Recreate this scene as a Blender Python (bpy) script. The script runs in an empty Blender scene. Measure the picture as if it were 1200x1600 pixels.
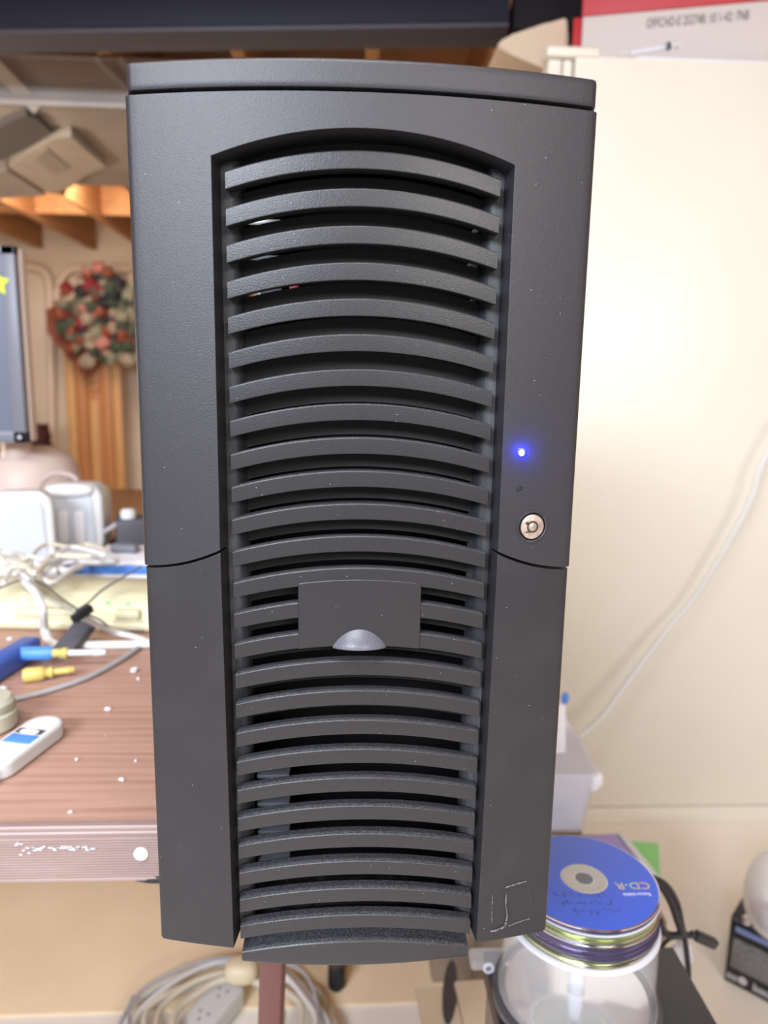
import bpy, bmesh, math, random
from mathutils import Vector, Matrix
random.seed(7)
R = math.radians
scene = bpy.context.scene
col = scene.collection

# ---------------------------------------------------------------- camera
CAM = Vector((-0.00634, -0.36366, 1.06031))
PITCH, YAW, ROLL, FPX = 0.17466, 0.04968, -0.01629, 1150.0
_f = Vector((math.sin(YAW) * math.cos(PITCH), math.cos(YAW) * math.cos(PITCH), -math.sin(PITCH)))
_r0 = Vector((math.cos(YAW), -math.sin(YAW), 0))
_d0 = _f.cross(_r0)
_r = _r0 * math.cos(ROLL) + _d0 * math.sin(ROLL)
_d = -_r0 * math.sin(ROLL) + _d0 * math.cos(ROLL)
cd = bpy.data.cameras.new('camera')
cam = bpy.data.objects.new('camera', cd)
col.objects.link(cam)
mw = Matrix((_r, -_d, -_f)).transposed().to_4x4()
mw.translation = CAM
cam.matrix_world = mw
cd.sensor_fit = 'HORIZONTAL'
cd.lens = 6.8
cd.sensor_width = 6.8 * 1200 / FPX
cd.clip_start = 0.02
cd.dof.use_dof = True
cd.dof.focus_distance = 0.385
cd.dof.aperture_fstop = 1.9
scene.camera = cam


def at_y(px, py, Y):
    v = _f * FPX + _r * (px - 600) + _d * (py - 800)
    return CAM + v * ((Y - CAM.y) / v.y)


def at_z(px, py, Z):
    v = _f * FPX + _r * (px - 600) + _d * (py - 800)
    return CAM + v * ((Z - CAM.z) / v.z)


# ---------------------------------------------------------------- world, lamps, exposure
w = bpy.data.worlds.new('world')
scene.world = w
w.use_nodes = True
w.node_tree.nodes['Background'].inputs[0].default_value = (0.86, 0.87, 0.92, 1)
w.node_tree.nodes['Background'].inputs[1].default_value = 0.45


def area(name, loc, size, power, colr, target):
    l = bpy.data.lights.new(name, 'AREA')
    l.shape = 'RECTANGLE'
    l.size, l.size_y = size
    l.energy = power
    l.color = colr
    o = bpy.data.objects.new(name, l)
    col.objects.link(o)
    o.location = loc
    o.rotation_euler = (Vector(target) - Vector(loc)).to_track_quat('-Z', 'Y').to_euler()
    return o


area('ceiling_lamp_behind', (-1.15, -2.0, 2.0), (1.3, 0.5), 80, (0.78, 0.86, 1.0), (-0.1, 0.2, 0.9))
area('ceiling_lamp_right', (1.0, -2.5, 1.9), (1.2, 0.4), 31, (1.0, 0.975, 0.94), (0.9, 0.9, 0.0))
area('ceiling_lamp_table', (-0.35, -0.40, 2.0), (1.0, 0.25), 16, (0.90, 0.95, 1.0), (-0.35, -0.30, 0.7))
area('ceiling_lamp_far', (-1.6, 3.9, 1.97), (0.6, 0.6), 15, (1.0, 0.80, 0.60), (-1.6, 5.2, 0.9))
area('added_warm_uplight', (-2.3, 1.7, 0.95), (0.4, 0.4), 26, (1.0, 0.86, 0.70), (-1.1, 2.6, 2.1))  # added unseen source, lights the duct and joists warmly from below

vs = scene.view_settings
vs.view_transform = 'Standard'
vs.look = 'None'
vs.exposure = 0.35
vs.gamma = 1.0
vs.use_curve_mapping = False

# ---------------------------------------------------------------- materials
MATS = {}


def mat(name, c, rough=.5, metal=0., c2=None, nscale=8., stretch=(1, 1, 1), nlo=.35, nhi=.65, bump=None,
        specks=None, rnd=False, dust=None, alpha=1., trans=0., emit=None, spec=.5, detail=4., ior=1.45, wave=None, coat=0.):
    m = bpy.data.materials.new(name)
    m.use_nodes = True
    nt = m.node_tree
    N, L = nt.nodes, nt.links
    b = N['Principled BSDF']
    b.inputs['Base Color'].default_value = (*c, 1)
    b.inputs['Roughness'].default_value = rough
    b.inputs['Metallic'].default_value = metal
    b.inputs['IOR'].default_value = ior
    b.inputs['Specular IOR Level'].default_value = spec
    b.inputs['Transmission Weight'].default_value = trans
    b.inputs['Alpha'].default_value = alpha
    b.inputs['Coat Weight'].default_value = coat
    if emit:
        b.inputs['Emission Color'].default_value = (*emit[0], 1)
        b.inputs['Emission Strength'].default_value = emit[1]
    tc = N.new('ShaderNodeTexCoord')
    mp = N.new('ShaderNodeMapping')
    mp.inputs['Scale'].default_value = stretch
    L.new(tc.outputs['Object'], mp.inputs['Vector'])
    svec = tc.outputs['Object']
    if rnd:
        oi = N.new('ShaderNodeObjectInfo')
        ad = N.new('ShaderNodeVectorMath')
        ad.operation = 'ADD'
        ml = N.new('ShaderNodeMath')
        ml.operation = 'MULTIPLY'
        ml.inputs[1].default_value = 7.0
        L.new(oi.outputs['Random'], ml.inputs[0])
        L.new(tc.outputs['Object'], ad.inputs[0])
        L.new(ml.outputs[0], ad.inputs[1])
        svec = ad.outputs[0]
    out = None
    if c2:
        n = N.new('ShaderNodeTexNoise')
        n.inputs['Scale'].default_value = nscale
        n.inputs['Detail'].default_value = detail
        L.new(mp.outputs[0], n.inputs['Vector'])
        src = n.outputs['Fac']
        if wave:
            wv = N.new('ShaderNodeTexWave')
            wv.inputs['Scale'].default_value = wave[0]
            wv.inputs['Distortion'].default_value = wave[1]
            wv.inputs['Detail'].default_value = 3
            wv.bands_direction = 'Y'
            L.new(mp.outputs[0], wv.inputs['Vector'])
            mm = N.new('ShaderNodeMath')
            mm.operation = 'MULTIPLY_ADD'
            mm.inputs[1].default_value = wave[2]
            L.new(wv.outputs['Fac'], mm.inputs[0])
            L.new(n.outputs['Fac'], mm.inputs[2])
            src = mm.outputs[0]
        mr = N.new('ShaderNodeMapRange')
        mr.inputs[1].default_value = nlo
        mr.inputs[2].default_value = nhi
        L.new(src, mr.inputs[0])
        mx = N.new('ShaderNodeMixRGB')
        mx.inputs[1].default_value = (*c, 1)
        mx.inputs[2].default_value = (*c2, 1)
        L.new(mr.outputs[0], mx.inputs[0])
        out = mx.outputs[0]
    if specks:
        sc, thr, prob, scol = specks
        v = N.new('ShaderNodeTexVoronoi')
        v.inputs['Scale'].default_value = sc
        L.new(svec, v.inputs['Vector'])
        lt = N.new('ShaderNodeMath')
        lt.operation = 'LESS_THAN'
        lt.inputs[1].default_value = thr
        L.new(v.outputs['Distance'], lt.inputs[0])
        sp = N.new('ShaderNodeSeparateColor')
        L.new(v.outputs['Color'], sp.inputs[0])
        gt = N.new('ShaderNodeMath')
        gt.operation = 'GREATER_THAN'
        gt.inputs[1].default_value = prob
        L.new(sp.outputs[0], gt.inputs[0])
        mu = N.new('ShaderNodeMath')
        mu.operation = 'MULTIPLY'
        L.new(lt.outputs[0], mu.inputs[0])
        L.new(gt.outputs[0], mu.inputs[1])
        mx2 = N.new('ShaderNodeMixRGB')
        mx2.inputs[1].default_value = (*c, 1)
        mx2.inputs[2].default_value = (*scol, 1)
        if out:
            L.new(out, mx2.inputs[1])
        L.new(mu.outputs[0], mx2.inputs[0])
        out = mx2.outputs[0]
    if dust:                                                 # settled dust on upward faces
        ge = N.new('ShaderNodeNewGeometry')
        sx = N.new('ShaderNodeSeparateXYZ')
        L.new(ge.outputs['True Normal'], sx.inputs[0])
        m1 = N.new('ShaderNodeMapRange')
        m1.inputs[1].default_value = .55
        m1.inputs[2].default_value = .95
        L.new(sx.outputs[2], m1.inputs[0])
        n3 = N.new('ShaderNodeTexNoise')
        n3.inputs['Scale'].default_value = 900
        L.new(svec, n3.inputs['Vector'])
        m2 = N.new('ShaderNodeMapRange')
        m2.inputs[1].default_value = .40
        m2.inputs[2].default_value = .72
        m2.inputs[3].default_value = .25
        m2.inputs[4].default_value = 1.
        L.new(n3.outputs['Fac'], m2.inputs[0])
        m3 = N.new('ShaderNodeMath')
        m3.operation = 'MULTIPLY'
        L.new(m1.outputs[0], m3.inputs[0])
        L.new(m2.outputs[0], m3.inputs[1])
        m4 = N.new('ShaderNodeMath')
        m4.operation = 'MULTIPLY'
        m4.inputs[1].default_value = dust[1]
        L.new(m3.outputs[0], m4.inputs[0])
        mx3 = N.new('ShaderNodeMixRGB')
        mx3.inputs[1].default_value = (*c, 1)
        mx3.inputs[2].default_value = (*dust[0], 1)
        if out:
            L.new(out, mx3.inputs[1])
        L.new(m4.outputs[0], mx3.inputs[0])
        out = mx3.outputs[0]
    if out:
        L.new(out, b.inputs['Base Color'])
    if bump:
        n2 = N.new('ShaderNodeTexNoise')
        n2.inputs['Scale'].default_value = bump[0]
        n2.inputs['Detail'].default_value = 2
        L.new(mp.outputs[0], n2.inputs['Vector'])
        bp = N.new('ShaderNodeBump')
        bp.inputs['Strength'].default_value = bump[1]
        bp.inputs['Distance'].default_value = bump[2]
        L.new(n2.outputs['Fac'], bp.inputs['Height'])
        L.new(bp.outputs[0], b.inputs['Normal'])
    MATS[name] = m
    return m


PLASTIC = mat('black_abs', (.021, .020, .024), .43, bump=(1900, .30, .0004), specks=(260, .055, .86, (.33, .32, .34)), spec=.6, rnd=True)
PLASTIC_LO = mat('black_abs_dusty', (.019, .018, .021), .45, c2=(.026, .025, .028), nscale=30, nlo=.5, nhi=.8, rnd=True,
                 bump=(1500, .2, .0003), specks=(260, .06, .82, (.35, .34, .36)))
SLATM = mat('black_slat', (.021, .020, .022), .34, bump=(1700, .3, .0003), specks=(300, .06, .82, (.3, .3, .32)), rnd=True, dust=((.13, .135, .15), .75))
FRAMEM = mat('black_frame_scuffed', (.020, .020, .023), .5, c2=(.085, .085, .092), nscale=60, stretch=(2, 1, .25), nlo=.48, nhi=.80,
             bump=(900, .3, .0004))
BARM = mat('black_bar', (.009, .008, .008), .6)
VOID = mat('black_inside', (.003, .003, .0035), .8, spec=.2)
STEELK = mat('black_case_steel', (.02, .02, .022), .5, c2=(.03, .03, .032))
TABM = mat('grey_tab', (.10, .10, .12), .35, bump=(900, .3, .0004))
LOCKM = mat('lock_brass_nickel', (.62, .52, .46), .45, metal=.85, c2=(.42, .34, .29), nscale=400)
LOCKD = mat('lock_groove', (.05, .04, .03), .5, metal=.4)
RUBBER = mat('black_rubber', (.012, .012, .013), .6)
BLACKP = mat('black_plastic', (.018, .018, .02), .38)
GREYP = mat('grey_plastic', (.17, .175, .20), .4)
DGREYP = mat('dark_grey_plastic', (.09, .09, .105), .45)
WHITEP = mat('white_plastic', (.70, .71, .70), .38)
WHITEG = mat('pale_grey_grille', (.58, .61, .66), .5, bump=(700, .4, .0006))
CREAMP = mat('cream_plastic', (.72, .69, .47), .4, c2=(.66, .62, .40), nscale=6)
CABLEW = mat('pale_cable', (.70, .69, .66), .4)
CABLEG = mat('grey_cable', (.42, .41, .42), .45)
CABLEB = mat('beige_cable', (.66, .60, .47), .45)
METAL = mat('galvanised_metal', (.62, .61, .60), .32, metal=.9)
SILVER = mat('silver_paint', (.78, .78, .82), .2, metal=.5)
CABINET = mat('cream_enamel', (.78, .745, .645), .35, c2=(.75, .715, .615), nscale=2.)
PAPER = mat('white_paper', (.84, .85, .90), .6)
BLUEI = mat('blue_print', (.10, .28, .80), .4)
DBLUE = mat('dark_blue_plastic', (.05, .11, .42), .35)
LBLUE = mat('light_blue_print', (.09, .28, .78), .4)
GOLD = mat('yellow_plastic', (.62, .50, .14), .35)
CARD = mat('cardboard', (.88, .70, .46), .7, c2=(.82, .64, .41), nscale=5)
CARDL = mat('pale_cardboard', (.68, .56, .40), .7, c2=(.60, .48, .33), nscale=6)
CARDD = mat('brown_cardboard', (.30, .225, .16), .7, c2=(.24, .18, .13), nscale=9)
REDI = mat('red_print', (.44, .022, .028), .5)
BOXW = mat('white_carton', (.60, .545, .51), .6)
INK = mat('black_ink', (.06, .05, .05), .6)
GREENF = mat('green_folder', (.25, .62, .20), .5)
PURPLE = mat('purple_print', (.30, .18, .55), .4)
CLEAR = mat('clear_plastic', (.90, .90, .90), .08, alpha=.15)
FROST = mat('frosted_plastic', (.84, .86, .96), .25, alpha=.45)
DISCB = mat('blue_disc_print', (.012, .085, .62), .28, coat=.6)
DISCS = mat('silver_disc', (.80, .80, .82), .12, metal=1.0)
DISCG = mat('green_dye_disc', (.42, .46, .26), .15, metal=.8)
DISCP = mat('dark_violet_disc', (.13, .11, .20), .15, metal=.6)
DISCW = mat('white_disc_edge', (.60, .61, .68), .3)
WOODL = mat('laminate_wood', (.34, .19, .14), .38, c2=(.46, .28, .215), nscale=5, stretch=(1.2, 22, 1), nlo=.3, nhi=.7,
            wave=(1.2, 6, .25), specks=(55, .035, .90, (.85, .8, .76)))
APRONM = mat('brown_edge_strip', (.27, .19, .17), .4, c2=(.32, .235, .215), nscale=20, stretch=(.5, 1, 4))
LEGM = mat('brown_painted_tube', (.12, .045, .04), .32)
JOIST = mat('joist_wood', (.50, .25, .11), .7, c2=(.40, .19, .08), nscale=6, stretch=(6, .6, 6))
SUBFL = mat('subfloor_wood', (.44, .22, .10), .75, c2=(.34, .17, .08), nscale=4)
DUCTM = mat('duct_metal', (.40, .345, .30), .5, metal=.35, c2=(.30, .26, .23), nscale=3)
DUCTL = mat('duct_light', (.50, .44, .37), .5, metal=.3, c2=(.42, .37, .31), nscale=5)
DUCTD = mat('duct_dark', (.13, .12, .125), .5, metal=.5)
BEAMM = mat('navy_paint', (.010, .011, .022), .6, spec=.25)
BEAMF = mat('navy_bounce_lit', (.055, .052, .070), .5)  # navy of the beam's underside, bounced light put into the lighter colour
WALLM = mat('painted_wall', (.74, .62, .50), .8, c2=(.68, .57, .46), nscale=1.5)
FLOORM = mat('painted_concrete', (.92, .865, .77), .55, c2=(.87, .81, .71), nscale=3, bump=(60, .1, .002))
DOORM = mat('orange_wood', (.50, .22, .08), .45, c2=(.40, .165, .06), nscale=4, stretch=(8, 8, .5))
DOORM2 = mat('honey_wood', (.60, .34, .14), .45, c2=(.50, .26, .10), nscale=4, stretch=(8, 8, .5))
PLANKD = mat('dark_plank', (.15, .085, .05), .6, c2=(.24, .14, .075), nscale=4, stretch=(8, 8, .4))
PLANKL = mat('pale_plank', (.66, .47, .35), .6, c2=(.58, .41, .30), nscale=4, stretch=(8, 8, .4))
MAROON = mat('maroon_cloth', (.10, .012, .02), .8, c2=(.02, .01, .012), nscale=14)
PIPEM = mat('cream_pipe', (.72, .58, .47), .45)
TAUPE = mat('taupe_plastic', (.64, .53, .47), .45)
LEAF = mat('wreath_green', (.045, .065, .045), .7)
LEAFG = mat('wreath_sage', (.20, .19, .14), .7)
FLRED = mat('flower_red', (.20, .02, .03), .6)
FLPINK = mat('flower_pink', (.42, .17, .15), .6)
FLWHITE = mat('flower_pale', (.30, .24, .19), .6)
FLDARK = mat('wreath_dark', (.02, .02, .03), .7)
BURG = mat('wreath_rust', (.20, .05, .025), .7)
BEIGE = mat('beige_vinyl', (.62, .50, .37), .5)
LIME = mat('lime_sticker', (.60, .80, .04), .5)
MONF = mat('monitor_grey', (.19, .20, .24), .4)
SCREEN = mat('dark_screen', (.15, .17, .23), .3)
BENCHW = mat('bench_wood', (.60, .36, .18), .5, c2=(.52, .30, .14), nscale=4, stretch=(.6, 8, 8))
DUST = mat('tape_residue', (.26, .26, .27), .8, c2=(.03, .03, .033), nscale=1100, nlo=.42, nhi=.60)
LEDON = mat('blue_led_lens', (.1, .2, 1), .3, emit=((.35, .6, 1.0), 14))
LEDH = mat('blue_led_halo', (.0, .0, .5), .3, emit=((.01, .01, 1.0), 2.2))  # halo of the power light, its glow put into an emissive ring
LEDG = mat('green_led_lens', (.2, .8, .2), .3, emit=((.3, 1, .25), .5))
LETTER = mat('pale_lettering', (.55, .55, .58), .5)
TEXTBLK = mat('grey_text_block', (.13, .13, .135), .5, c2=(.26, .26, .27), nscale=90, stretch=(1, 1, 7), nlo=.45, nhi=.6)
HOLO = mat('holographic_print', (.3, .8, .35), .2, metal=.6, c2=(.9, .45, .35), nscale=60)
MARKER = mat('marker_ink', (.05, .045, .14), .5)


# ---------------------------------------------------------------- mesh helpers
def link(name, me, m=None, parent=None, loc=(0, 0, 0), rot=(0, 0, 0)):
    o = bpy.data.objects.new(name, me)
    col.objects.link(o)
    if m and me is not None and not me.materials:
        me.materials.append(m)
    o.parent = parent
    o.location = loc
    o.rotation_euler = rot
    return o


def finish(bm, smooth=40, name='mesh'):
    bmesh.ops.recalc_face_normals(bm, faces=bm.faces)
    me = bpy.data.meshes.new(name)
    bm.to_mesh(me)
    bm.free()
    if smooth:
        for p in me.polygons:
            p.use_smooth = True
        me.set_sharp_from_angle(angle=R(smooth))
    return me


def obj(name, bm, m, parent=None, loc=(0, 0, 0), rot=(0, 0, 0), smooth=40):
    return link(name, finish(bm, smooth, name), m, parent, loc, rot)


def thing(name, label, cat, loc=(0, 0, 0), rot=(0, 0, 0), group=None):
    o = link(name, None, loc=loc, rot=rot)
    o.empty_display_size = .02
    return tag(o, label, cat, group)


def tag(o, label, cat, group=None):
    o['label'] = label
    o['category'] = cat
    if group:
        o['group'] = group
    return o


def struct(o, label, cat):
    o['kind'] = 'structure'
    return tag(o, label, cat)


def box(bm, lo, hi, bev=0., seg=2, mtx=None):
    x0, y0, z0 = lo
    x1, y1, z1 = hi
    vs_ = [bm.verts.new(v) for v in ((x0, y0, z0), (x1, y0, z0), (x1, y1, z0), (x0, y1, z0),
                                     (x0, y0, z1), (x1, y0, z1), (x1, y1, z1), (x0, y1, z1))]
    fs = [bm.faces.new([vs_[i] for i in q]) for q in
          ((0, 3, 2, 1), (4, 5, 6, 7), (0, 1, 5, 4), (1, 2, 6, 5), (2, 3, 7, 6), (3, 0, 4, 7))]
    if mtx is not None:
        for v in vs_:
            v.co = mtx @ v.co
    if bev:
        es = list({e for f in fs for e in f.edges})
        bmesh.ops.bevel(bm, geom=es, offset=bev, segments=seg, affect='EDGES', profile=.5)
    return bm


def mkbox(lo, hi, bev=0., seg=2, mtx=None):
    return box(bmesh.new(), lo, hi, bev, seg, mtx)


def lathe(bm, prof, n=40, axis='Z', loc=(0, 0, 0), close=False):
    """prof: list of (radius, height). Spins around the axis."""
    rings = []
    lo = Vector(loc)
    for r_, h in prof:
        if r_ < 1e-7:
            p = Vector((0, 0, h)) if axis == 'Z' else Vector((0, h, 0))
            rings.append([bm.verts.new(lo + p)])
            continue
        ring = []
        for k in range(n):
            a = 2 * math.pi * k / n
            c_, s_ = r_ * math.cos(a), r_ * math.sin(a)
            p = Vector((c_, s_, h)) if axis == 'Z' else Vector((c_, h, s_))
            ring.append(bm.verts.new(lo + p))
        rings.append(ring)
    if close:
        rings.append(rings[0])
    for A, B in zip(rings[:-1], rings[1:]):
        if len(A) == 1 and len(B) == 1:
            continue
        for k in range(n):
            k2 = (k + 1) % n
            if len(A) == 1:
                bm.faces.new((A[0], B[k], B[k2]))
            elif len(B) == 1:
                bm.faces.new((A[k], B[0], A[k2]))
            else:
                bm.faces.new((A[k], B[k], B[k2], A[k2]))
    return bm


def spline(pts, sub=8):
    P = [Vector(p) for p in pts]
    if len(P) < 3:
        return P
    out = []
    Q = [P[0] * 2 - P[1]] + P + [P[-1] * 2 - P[-2]]
    for i in range(1, len(Q) - 2):
        p0, p1, p2, p3 = Q[i - 1:i + 3]
        for k in range(sub):
            t = k / sub
            out.append(.5 * ((2 * p1) + (p2 - p0) * t + (2 * p0 - 5 * p1 + 4 * p2 - p3) * t * t + (3 * p1 - p0 - 3 * p2 + p3) * t ** 3))
    out.append(P[-1])
    return out


def tube(bm, pts, rad, n=8, sub=8, flat=1.):
    P = spline(pts, sub)
    up = Vector((0, 0, 1))
    prev = None
    rings = []
    for i, p in enumerate(P):
        t = (P[min(i + 1, len(P) - 1)] - P[max(i - 1, 0)]).normalized()
        if prev is None:
            u = t.cross(up)
            if u.length < 1e-3:
                u = t.cross(Vector((1, 0, 0)))
        else:
            u = prev - t * prev.dot(t)
        u.normalize()
        prev = u
        v = t.cross(u)
        rings.append([bm.verts.new(p + u * (rad * math.cos(2 * math.pi * k / n)) + v * (rad * flat * math.sin(2 * math.pi * k / n))) for k in range(n)])
    for A, B in zip(rings[:-1], rings[1:]):
        for k in range(n):
            bm.faces.new((A[k], A[(k + 1) % n], B[(k + 1) % n], B[k]))
    bm.faces.new(rings[0][::-1])
    bm.faces.new(rings[-1])
    return bm


def prism(bm, poly, axis, a, b):
    """Extrude a 2-D polygon along an axis from a to b. axis X: poly is (y,z); Y: (x,z); Z: (x,y)."""
    def P(u, v, t):
        return {'X': (t, u, v), 'Y': (u, t, v), 'Z': (u, v, t)}[axis]
    A = [bm.verts.new(P(u, v, a)) for u, v in poly]
    B = [bm.verts.new(P(u, v, b)) for u, v in poly]
    n = len(poly)
    for k in range(n):
        bm.faces.new((A[k], A[(k + 1) % n], B[(k + 1) % n], B[k]))
    bm.faces.new(A[::-1])
    bm.faces.new(B)
    return bm


def rrect(x0, y0, x1, y1, r_, n=6):
    out = []
    for cx, cy, a0 in ((x1 - r_, y1 - r_, 0), (x0 + r_, y1 - r_, 90), (x0 + r_, y0 + r_, 180), (x1 - r_, y0 + r_, 270)):
        for k in range(n + 1):
            a = R(a0 + 90 * k / n)
            out.append((cx + r_ * math.cos(a), cy + r_ * math.sin(a)))
    return out


def blob(bm, c, rx, ry, rz, p=2., nu=24, nv=14):
    """superellipsoid"""
    def s(v, e):
        return math.copysign(abs(v) ** e, v)
    e = 2. / p
    rows = []
    for i in range(nv + 1):
        th = -math.pi / 2 + math.pi * i / nv
        if i in (0, nv):
            rows.append([bm.verts.new((c[0], c[1], c[2] + rz * (1 if i else -1)))])
            continue
        rows.append([bm.verts.new((c[0] + rx * s(math.cos(th), e) * s(math.cos(2 * math.pi * k / nu), e),
                                   c[1] + ry * s(math.cos(th), e) * s(math.sin(2 * math.pi * k / nu), e),
                                   c[2] + rz * s(math.sin(th), e))) for k in range(nu)])
    for A, B in zip(rows[:-1], rows[1:]):
        for k in range(nu):
            k2 = (k + 1) % nu
            if len(A) == 1:
                bm.faces.new((A[0], B[k2], B[k]))
            elif len(B) == 1:
                bm.faces.new((A[k], A[k2], B[0]))
            else:
                bm.faces.new((A[k], A[k2], B[k2], B[k]))
    return bm


def text(name, body, size, m, parent, mtx, depth=.0002, sx=1.):
    cu = bpy.data.curves.new(name, 'FONT')
    cu.body = body
    cu.size = size
    cu.align_x = 'CENTER'
    cu.align_y = 'CENTER'
    cu.extrude = depth
    t = bpy.data.objects.new(name, cu)
    col.objects.link(t)
    me = bpy.data.meshes.new_from_object(t.evaluated_get(bpy.context.evaluated_depsgraph_get()))
    bpy.data.objects.remove(t)
    me.transform(mtx @ Matrix.Diagonal((sx, 1, 1, 1)))
    return link(name, me, m, parent)


def bevel_mod(o, wdt, seg=2, ang=35):
    md = o.modifiers.new('bevel', 'BEVEL')
    md.width = wdt
    md.segments = seg
    md.limit_method = 'ANGLE'
    md.angle_limit = R(ang)
    md.harden_normals = False
    return o


# ================================================================ SETTING
ZT = .74                                                    # table top
fl = struct(obj('floor', mkbox((-5, -3.0, -.05), (3.2, 6.0, 0)), FLOORM), 'cream painted concrete basement floor', 'floor')
wb = struct(obj('wall_back', mkbox((-5, 5.7, 0), (3.2, 5.85, 2.30)), WALLM), 'peach coloured far basement wall with pipes', 'wall')
wr = struct(obj('wall_right', mkbox((3.2, -3.0, 0), (3.35, 5.85, 2.30)), WALLM), 'plain basement wall beyond the cabinet', 'wall')
wl = struct(obj('wall_left', mkbox((-5.15, -3.0, 0), (-5, 5.85, 2.30)), WALLM), 'plain basement wall on the far left', 'wall')
ce = struct(obj('ceiling', mkbox((-5, -3.0, 2.301), (3.2, 5.85, 2.34)), SUBFL), 'orange lit wooden subfloor above the joists', 'ceiling')
jm = finish(mkbox((-.019, 1.0, 2.03), (.019, 5.695, 2.3005)), 40, 'joist')
for k in range(14):
    link('joist', jm, JOIST, ce, (-4.42 + .407 * k, 0, 0))
for k, yb in enumerate((4.55,)):
    for j in range(8):
        x = -4.42 + .407 * j
        obj('bridging_block', mkbox((x + .021, yb, 2.06), (x + .386, yb + .038, 2.300)), JOIST, ce)

# ================================================================ COMPUTER TOWER
WS, PIT, DEL, ARC = .0640, .016322, .00477, .00943          # slat half width, pitch, bulge, arch
Z0 = 1.1548                                                  # z of the first slat's top corner
tw = thing('computer_tower', 'tall black computer tower with arched louvre grille standing on the table', 'computer', (0, .30, ZT))
OFF = Vector((0, -.30, -ZT))


def part(name, bm, m, parent=tw, smooth=40):
    """geometry given in world coordinates, parent is the tower or one of its parts (both without own offset)"""
    if parent is tw:
        for v in bm.verts:
            v.co += OFF
    else:
        for v in bm.verts:
            v.co += OFF
    return obj(name, bm, m, parent, smooth=smooth)


def arch(x):
    return ARC * (1 - (x / WS) ** 2)


def yslat(x):
    return -DEL * (1 - (x / WS) ** 2)


RC = .436


def yface(x, edge=.1095, rr=.0032):
    y = -.0097 + x * x / (2 * RC)
    ax = abs(x)
    if ax > edge - rr:
        q = min((ax - (edge - rr)) / rr, 1.)
        y += rr * (1 - math.sqrt(max(1 - q * q, 0)))
    return y


def seam(x):
    ax = abs(x)
    if ax <= .0695:
        return Z0 - .1673 - .0112 * (ax / .0695) ** 2
    t = min((ax - .0695) / .04, 1)
    return Z0 - .1785 - .0098 * (1 - (1 - t) ** 2)


def lin(a, b, n):
    return [a + (b - a) * i / (n - 1) for i in range(n)]


def grid(bm, cols_):
    """cols_: list of columns of Vectors (same length)"""
    V = [[bm.verts.new(p) for p in c] for c in cols_]
    for A, B in zip(V[:-1], V[1:]):
        for k in range(len(A) - 1):
            bm.faces.new((A[k], B[k], B[k + 1], A[k + 1]))


def skirt(bm, fn):
    """walls from every border edge of the front sheet to fn(vertex), then a back sheet left open"""
    bmesh.ops.remove_doubles(bm, verts=bm.verts, dist=1e-5)
    be = [e for e in bm.edges if len(e.link_faces) == 1]
    mp = {}
    for e in be:
        for v in e.verts:
            if v not in mp:
                mp[v] = bm.verts.new(fn(v.co))
    for e in be:
        a, b = e.verts
        bm.faces.new((a, b, mp[b], mp[a]))


ZTOP, ZLB, ZDT = Z0 + .0462, Z0 + .0337, Z0 + .0321
ZRC = Z0 + .0052                                             # recess corner height


def rarch(x):
    return ZRC + .0120 * (1 - (x / .0695) ** 2)


# --- top lid
bm = bmesh.new()
ed = .1087
xs = [-ed, -ed + .0002, -ed + .0007, -ed + .0014, -ed + .0022] + lin(-ed + .0032, ed - .0032, 41) + [ed - .0022, ed - .0014, ed - .0007, ed - .0002, ed]
cols_ = []
for x in xs:
    y = yface(x, ed)
    c_ = [Vector((x, y + .0014, ZLB)), Vector((x, y + .0004, ZLB + .0004)), Vector((x, y, ZLB + .0014))]
    c_ += [Vector((x, y, z)) for z in lin(ZLB + .003, ZTOP - .004, 4)]
    c_ += [Vector((x, y, ZTOP - .0022)), Vector((x, y + .0003, ZTOP - .0011)), Vector((x, y + .0011, ZTOP - .0003)), Vector((x, y + .0022, ZTOP))]
    cols_.append(c_)
grid(bm, cols_)
skirt(bm, lambda c: Vector((c.x, .06, c.z)))
part('top_lid', bm, PLASTIC)

# --- upper door (frame with arched opening)
bm = bmesh.new()
E1 = .1097
NR = 9
left = [-E1, -E1 + .0002, -E1 + .0007, -E1 + .0014, -E1 + .0022] + lin(-E1 + .0032, -.0695, 12)
mid = lin(-.0695, .0695, 41)
for sg in (1, -1):
    xs = [sg * x for x in left]
    grid(bm, [[Vector((x, yface(x, E1), z)) for z in lin(seam(x) + .0006, ZRC, 14)] for x in xs])
    grid(bm, [[Vector((x, yface(x, E1), z)) for z in lin(ZRC, ZDT, NR)] for x in xs])
grid(bm, [[Vector((x, yface(x, E1), z)) for z in lin(rarch(x), ZDT, NR)] for x in mid])


def back_up(c):
    if abs(c.x) < .0697 and c.z < ZDT - .001:
        sc = .0672 / .0695
        return Vector((c.x * sc, .0125, c.z - .0008 if abs(c.x) > .0690 else c.z))
    return Vector((c.x, .05, c.z))


skirt(bm, back_up)
ud = part('upper_door', bm, PLASTIC)
bevel_mod(ud, .0007)

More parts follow.
